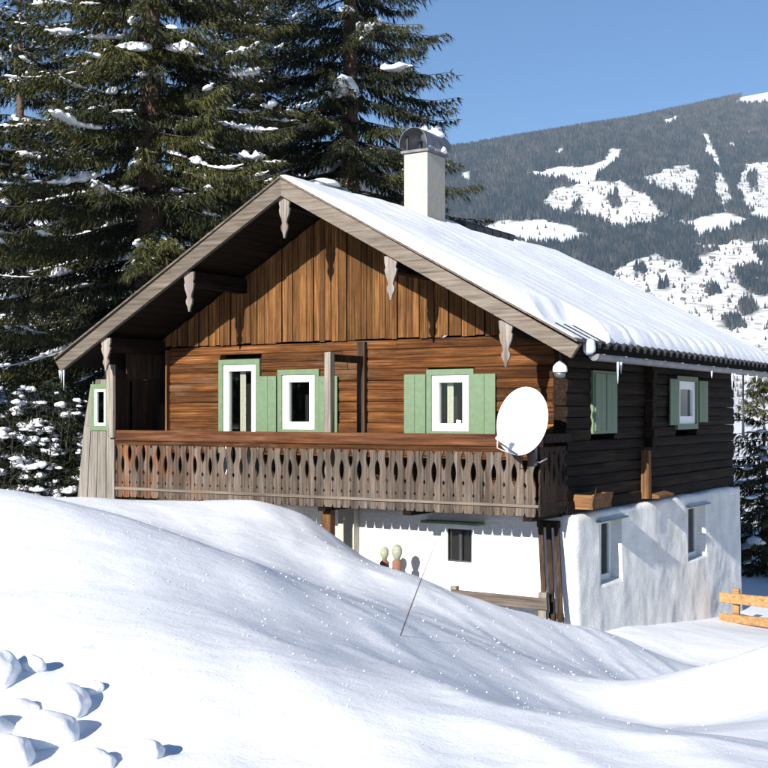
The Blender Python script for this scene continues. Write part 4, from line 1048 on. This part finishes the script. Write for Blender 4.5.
    V = np.stack([P0 + sd_ * Wd[:, None], P0 + Dv * Ln[:, None], P0 - sd_ * Wd[:, None]], 1).reshape(-1, 3)
    Fq = np.arange(len(V)).reshape(-1, 3)
    crown = npmesh('crown', V, Fq, M['needle'], root, attr={'tint': ('FACE', Tn)})
    o = build(lb, 'limbs', M['twig'], root, fixn=False); o['kind'] = 'stuff'
    if FP:
        a_ = np.concatenate(FP); b_ = np.concatenate(FD); c_ = np.concatenate(FL)[:, None]; w_ = np.cross(b_, [0, 0, 1]) + g_.normal(0, .2, b_.shape); w_ /= np.linalg.norm(w_, axis=1)[:, None] + 1e-9
        Vf = np.stack([a_ + w_ * c_ * .22, a_ + b_ * c_, a_ - w_ * c_ * .22], 1).reshape(-1, 3)
        o = npmesh('snowy_twigs', Vf, np.arange(len(Vf)).reshape(-1, 3), M['snow_soft'], root); o['kind'] = 'stuff'
    if sf:
        o = build(MB().add(sv, sf), 'snow_load', M['snow_soft'], root, smooth=True, fixn=True); o['kind'] = 'stuff'
    return root
def gpos(u, d):
    p = at(u, YH, d); return (float(p[0]), float(p[1]), gz(p[0], p[1]) - .1)
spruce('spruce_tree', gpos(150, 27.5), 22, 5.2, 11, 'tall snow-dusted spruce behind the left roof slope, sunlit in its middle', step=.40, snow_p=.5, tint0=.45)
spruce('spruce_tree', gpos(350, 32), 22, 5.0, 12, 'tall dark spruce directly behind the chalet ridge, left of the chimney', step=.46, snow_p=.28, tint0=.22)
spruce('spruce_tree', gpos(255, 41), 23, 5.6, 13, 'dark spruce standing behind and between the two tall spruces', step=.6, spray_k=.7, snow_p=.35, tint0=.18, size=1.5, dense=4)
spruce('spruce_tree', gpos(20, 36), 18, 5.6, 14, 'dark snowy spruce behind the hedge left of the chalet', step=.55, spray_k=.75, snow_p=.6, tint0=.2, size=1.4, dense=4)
spruce('spruce_tree', gpos(764, 30), 5.2, 1.8, 15, 'small green spruce with snowy boughs behind the orange fence', step=.26, snow_p=.45, tint0=.45, droop=.7, size=.9, z_lo=.015)
# unseen spruces added on the left to shade the hedge and the left spruce
for i, (x, y, h_, r_) in enumerate(((-11.6, -8.5, 19, 3.8), (-7.3, -8.0, 11, 2.4))):
    spruce('spruce_tree', (x, y, gz(x, y) - .1), h_, r_, 20 + i, ['tall unseen spruce added to shade the spruce left of the chalet', 'young unseen spruce added to shade the shrubs left of the chalet closet'][i], step=.6, spray_k=.5, snow_p=.25, tint0=.4, size=2.0, dense=3)

# ------------------------------------------------------------------ snow-laden hedge left of the closet
def hedge(base, L, Hh, W, seed, label):
    g_ = np.random.default_rng(seed); r_ = random.Random(seed); root = empty('snowy_shrub', base); tag(root, label, 'shrub', 'snowy shrubs left of the closet')
    mb = MB()
    for i in range(14):
        a = r_.uniform(0, 6.28); t = (r_.uniform(-L, L), r_.uniform(-W, W), Hh * r_.uniform(.6, 1)); s = (t[0]*.35, t[1]*.35, -.3)
        mb.tube([s, (t[0]*.7, t[1]*.7, t[2]*.5), t], [.016, .010, .004], 5)
    build(mb, 'stems', M['twig'], root, fixn=False)
    N_ = 11000; th = g_.uniform(0, 6.28, N_); ph = np.arccos(g_.uniform(-.2, 1, N_)); rr_ = g_.uniform(.3, 1, N_) ** .5
    P0 = np.c_[np.cos(th)*np.sin(ph)*L*rr_, np.sin(th)*np.sin(ph)*W*rr_, np.maximum(np.cos(ph), -.1)*Hh*rr_] + g_.normal(0, .05, (N_, 3))
    Dv = g_.normal(0, 1, (N_, 3)); Dv[:, 2] -= .3; Dv /= np.linalg.norm(Dv, axis=1)[:, None]; sd_ = np.cross(Dv, g_.normal(0, 1, (N_, 3))); sd_ /= np.linalg.norm(sd_, axis=1)[:, None]
    Ln = g_.uniform(.06, .19, N_)[:, None]; Wd = g_.uniform(.006, .016, N_)[:, None]
    V = np.stack([P0, P0 + Dv*Ln*.5 + sd_*Wd, P0 + Dv*Ln, P0 + Dv*Ln*.5 - sd_*Wd], 1).reshape(-1, 3)
    npmesh('foliage', V, np.arange(len(V)).reshape(-1, 4), M['needle'], root, attr={'tint': ('FACE', np.clip(g_.normal(.12, .1, N_), 0, 1))})
    bm = bmesh.new()
    for i in range(125):
        a = r_.uniform(0, 6.28); p_ = math.acos(r_.uniform(-.1, 1)); q = r_.uniform(.7, 1.0)
        c0 = Vector((math.cos(a)*math.sin(p_)*L*q, math.sin(a)*math.sin(p_)*W*q, math.cos(p_)*Hh*q))
        for e in range(r_.choice((1, 2, 3, 4))):
            c = c0 + Vector((r_.gauss(0, .09), r_.gauss(0, .09), r_.gauss(0, .03))); rr2 = r_.uniform(.025, .09)
            ret = bmesh.ops.create_icosphere(bm, subdivisions=2, radius=rr2)
            sx2, sy2, sz2 = r_.uniform(.8, 1.9), r_.uniform(.8, 1.9), r_.uniform(.5, .8)
            for v in ret['verts']:
                w_ = v.co * (1 + .65 * mn.noise(v.co * (1.5 / rr2) + c * 7)); v.co = Vector((w_.x * sx2, w_.y * sy2, w_.z * sz2)) + c
    me = bpy.data.meshes.new('snow_load'); bm.to_mesh(me); bm.free(); o = link('snow_load', me, M['snow_soft'], root, True); o['kind'] = 'stuff'
for i, (u, d, L, Hh, W, l_) in enumerate(((52, 22.3, 1.0, 2.25, .8, 'snow-dotted shrub touching the grey plank closet'), (8, 22, 1.0, 2.15, .8, 'snow-dotted shrub in the row, second from the grey closet'), (-40, 22, 1.0, 1.9, .8, 'snow-dotted shrub at the far end of the row from the closet'), (28, 25, 1.1, 2.2, .8, 'taller snow-dotted shrub behind the other shrubs'))):
    b_ = gpos(u, d); hedge((b_[0], b_[1], b_[2]), L, Hh, W, 40 + i, l_)

# ------------------------------------------------------------------ loose snow clods and glittering crystals in the near snow
def surf(x, y): return float(fine_relief(np.array([[x, y]]), ground_h(np.array([[x, y]])))[0])
CLODS = ((-34, 742, .17, 'biggest snow clod, at the edge of the trodden hollow away from the slope'), (46, 738, .105, 'large round snow clod in the trodden hollow'), (66, 704, .085, 'flat snow clod behind the large round one'),
         (30, 676, .055, 'small snow clod on the far rim of the trodden hollow'), (146, 757, .055, 'lone snow clod beside the trodden hollow'), (8, 766, .085, 'rough snow clod in front of the large round one'), (96, 770, .06, 'low snow clod beside the large round one'),
         (18, 708, .075, 'snow clod between the biggest and the flat clod'), (-8, 690, .10, 'snow clod behind the biggest one'), (92, 690, .04, 'tiny snow clod next to the flat one'))
for i, (u, v, r_, l_) in enumerate(CLODS):
    p = hit(u, v); o = blob('snow_clod', (p[0], p[1], surf(p[0], p[1]) + r_ * .08), r_ * 1.25, M['snow'], l_, 'snow clod', sq=(1.15, 1.05, .9), seed=i * 3.3 + 1, amp=.13, sub_=4); o.rotation_euler.z = i * 1.1
g_ = np.random.default_rng(77); N_ = 1500
dcr = g_.uniform(5.2, 15.5, N_); ucr = g_.uniform(-80, 840, N_)
Pq = CAM[:2] + ((ucr - 384) / F * dcr)[:, None] * RT[:2] + dcr[:, None] * FW[:2]
zc = fine_relief(Pq, ground_h(Pq)); Cn = np.c_[Pq, zc + .004]
ax = g_.normal(0, 1, (N_, 3)); ax /= np.linalg.norm(ax, axis=1)[:, None]; bx_ = np.cross(ax, g_.normal(0, 1, (N_, 3))); bx_ /= np.linalg.norm(bx_, axis=1)[:, None]
sz = (g_.uniform(.0016, .0056, N_) * np.clip(dcr / 8, .6, 1.4))[:, None]; k6 = 6; an6 = np.arange(k6) / k6 * 2 * math.pi
cz_ = np.cross(ax, bx_)
V = (Cn[:, None] + sz[:, None] * (np.cos(an6)[None, :, None] * ax[:, None] + np.sin(an6)[None, :, None] * bx_[:, None])).reshape(-1, 3)
M['crystal'] = plain('snow_crystal', (.93,.94,.96), .25, var=.0)
o = npmesh('snow_crystals', V, np.arange(len(V)).reshape(-1, k6), M['crystal']); tag(o, 'glittering hoar crystals strewn over the near snow', 'snow crystals', kind='stuff')

# ------------------------------------------------------------------ air in the valley
def haze():
    m = bpy.data.materials.new('haze_air'); m.use_nodes = True; n = m.node_tree.nodes; l = m.node_tree.links
    n.remove(n['Principled BSDF']); pv_ = n.new('ShaderNodeVolumePrincipled'); setc(pv_.inputs['Color'], (.55,.77,1.0)); pv_.inputs['Density'].default_value = HAZE; pv_.inputs['Anisotropy'].default_value = .0
    l.new(pv_.outputs[0], n['Material Output'].inputs['Volume'])
    o = build(MB().box((-9500, -300, -40), (9500, 9300, 1620)), 'haze', m); tag(o, 'thin bluish winter haze in the valley air', 'haze', kind='stuff')
    o.display_type = 'WIRE'
HAZE = 5.0e-5
haze()
print('tris', sum(len(p.vertices) - 2 for o in bpy.data.objects if o.type == 'MESH' for p in o.data.polygons) if False else len(bpy.data.objects))
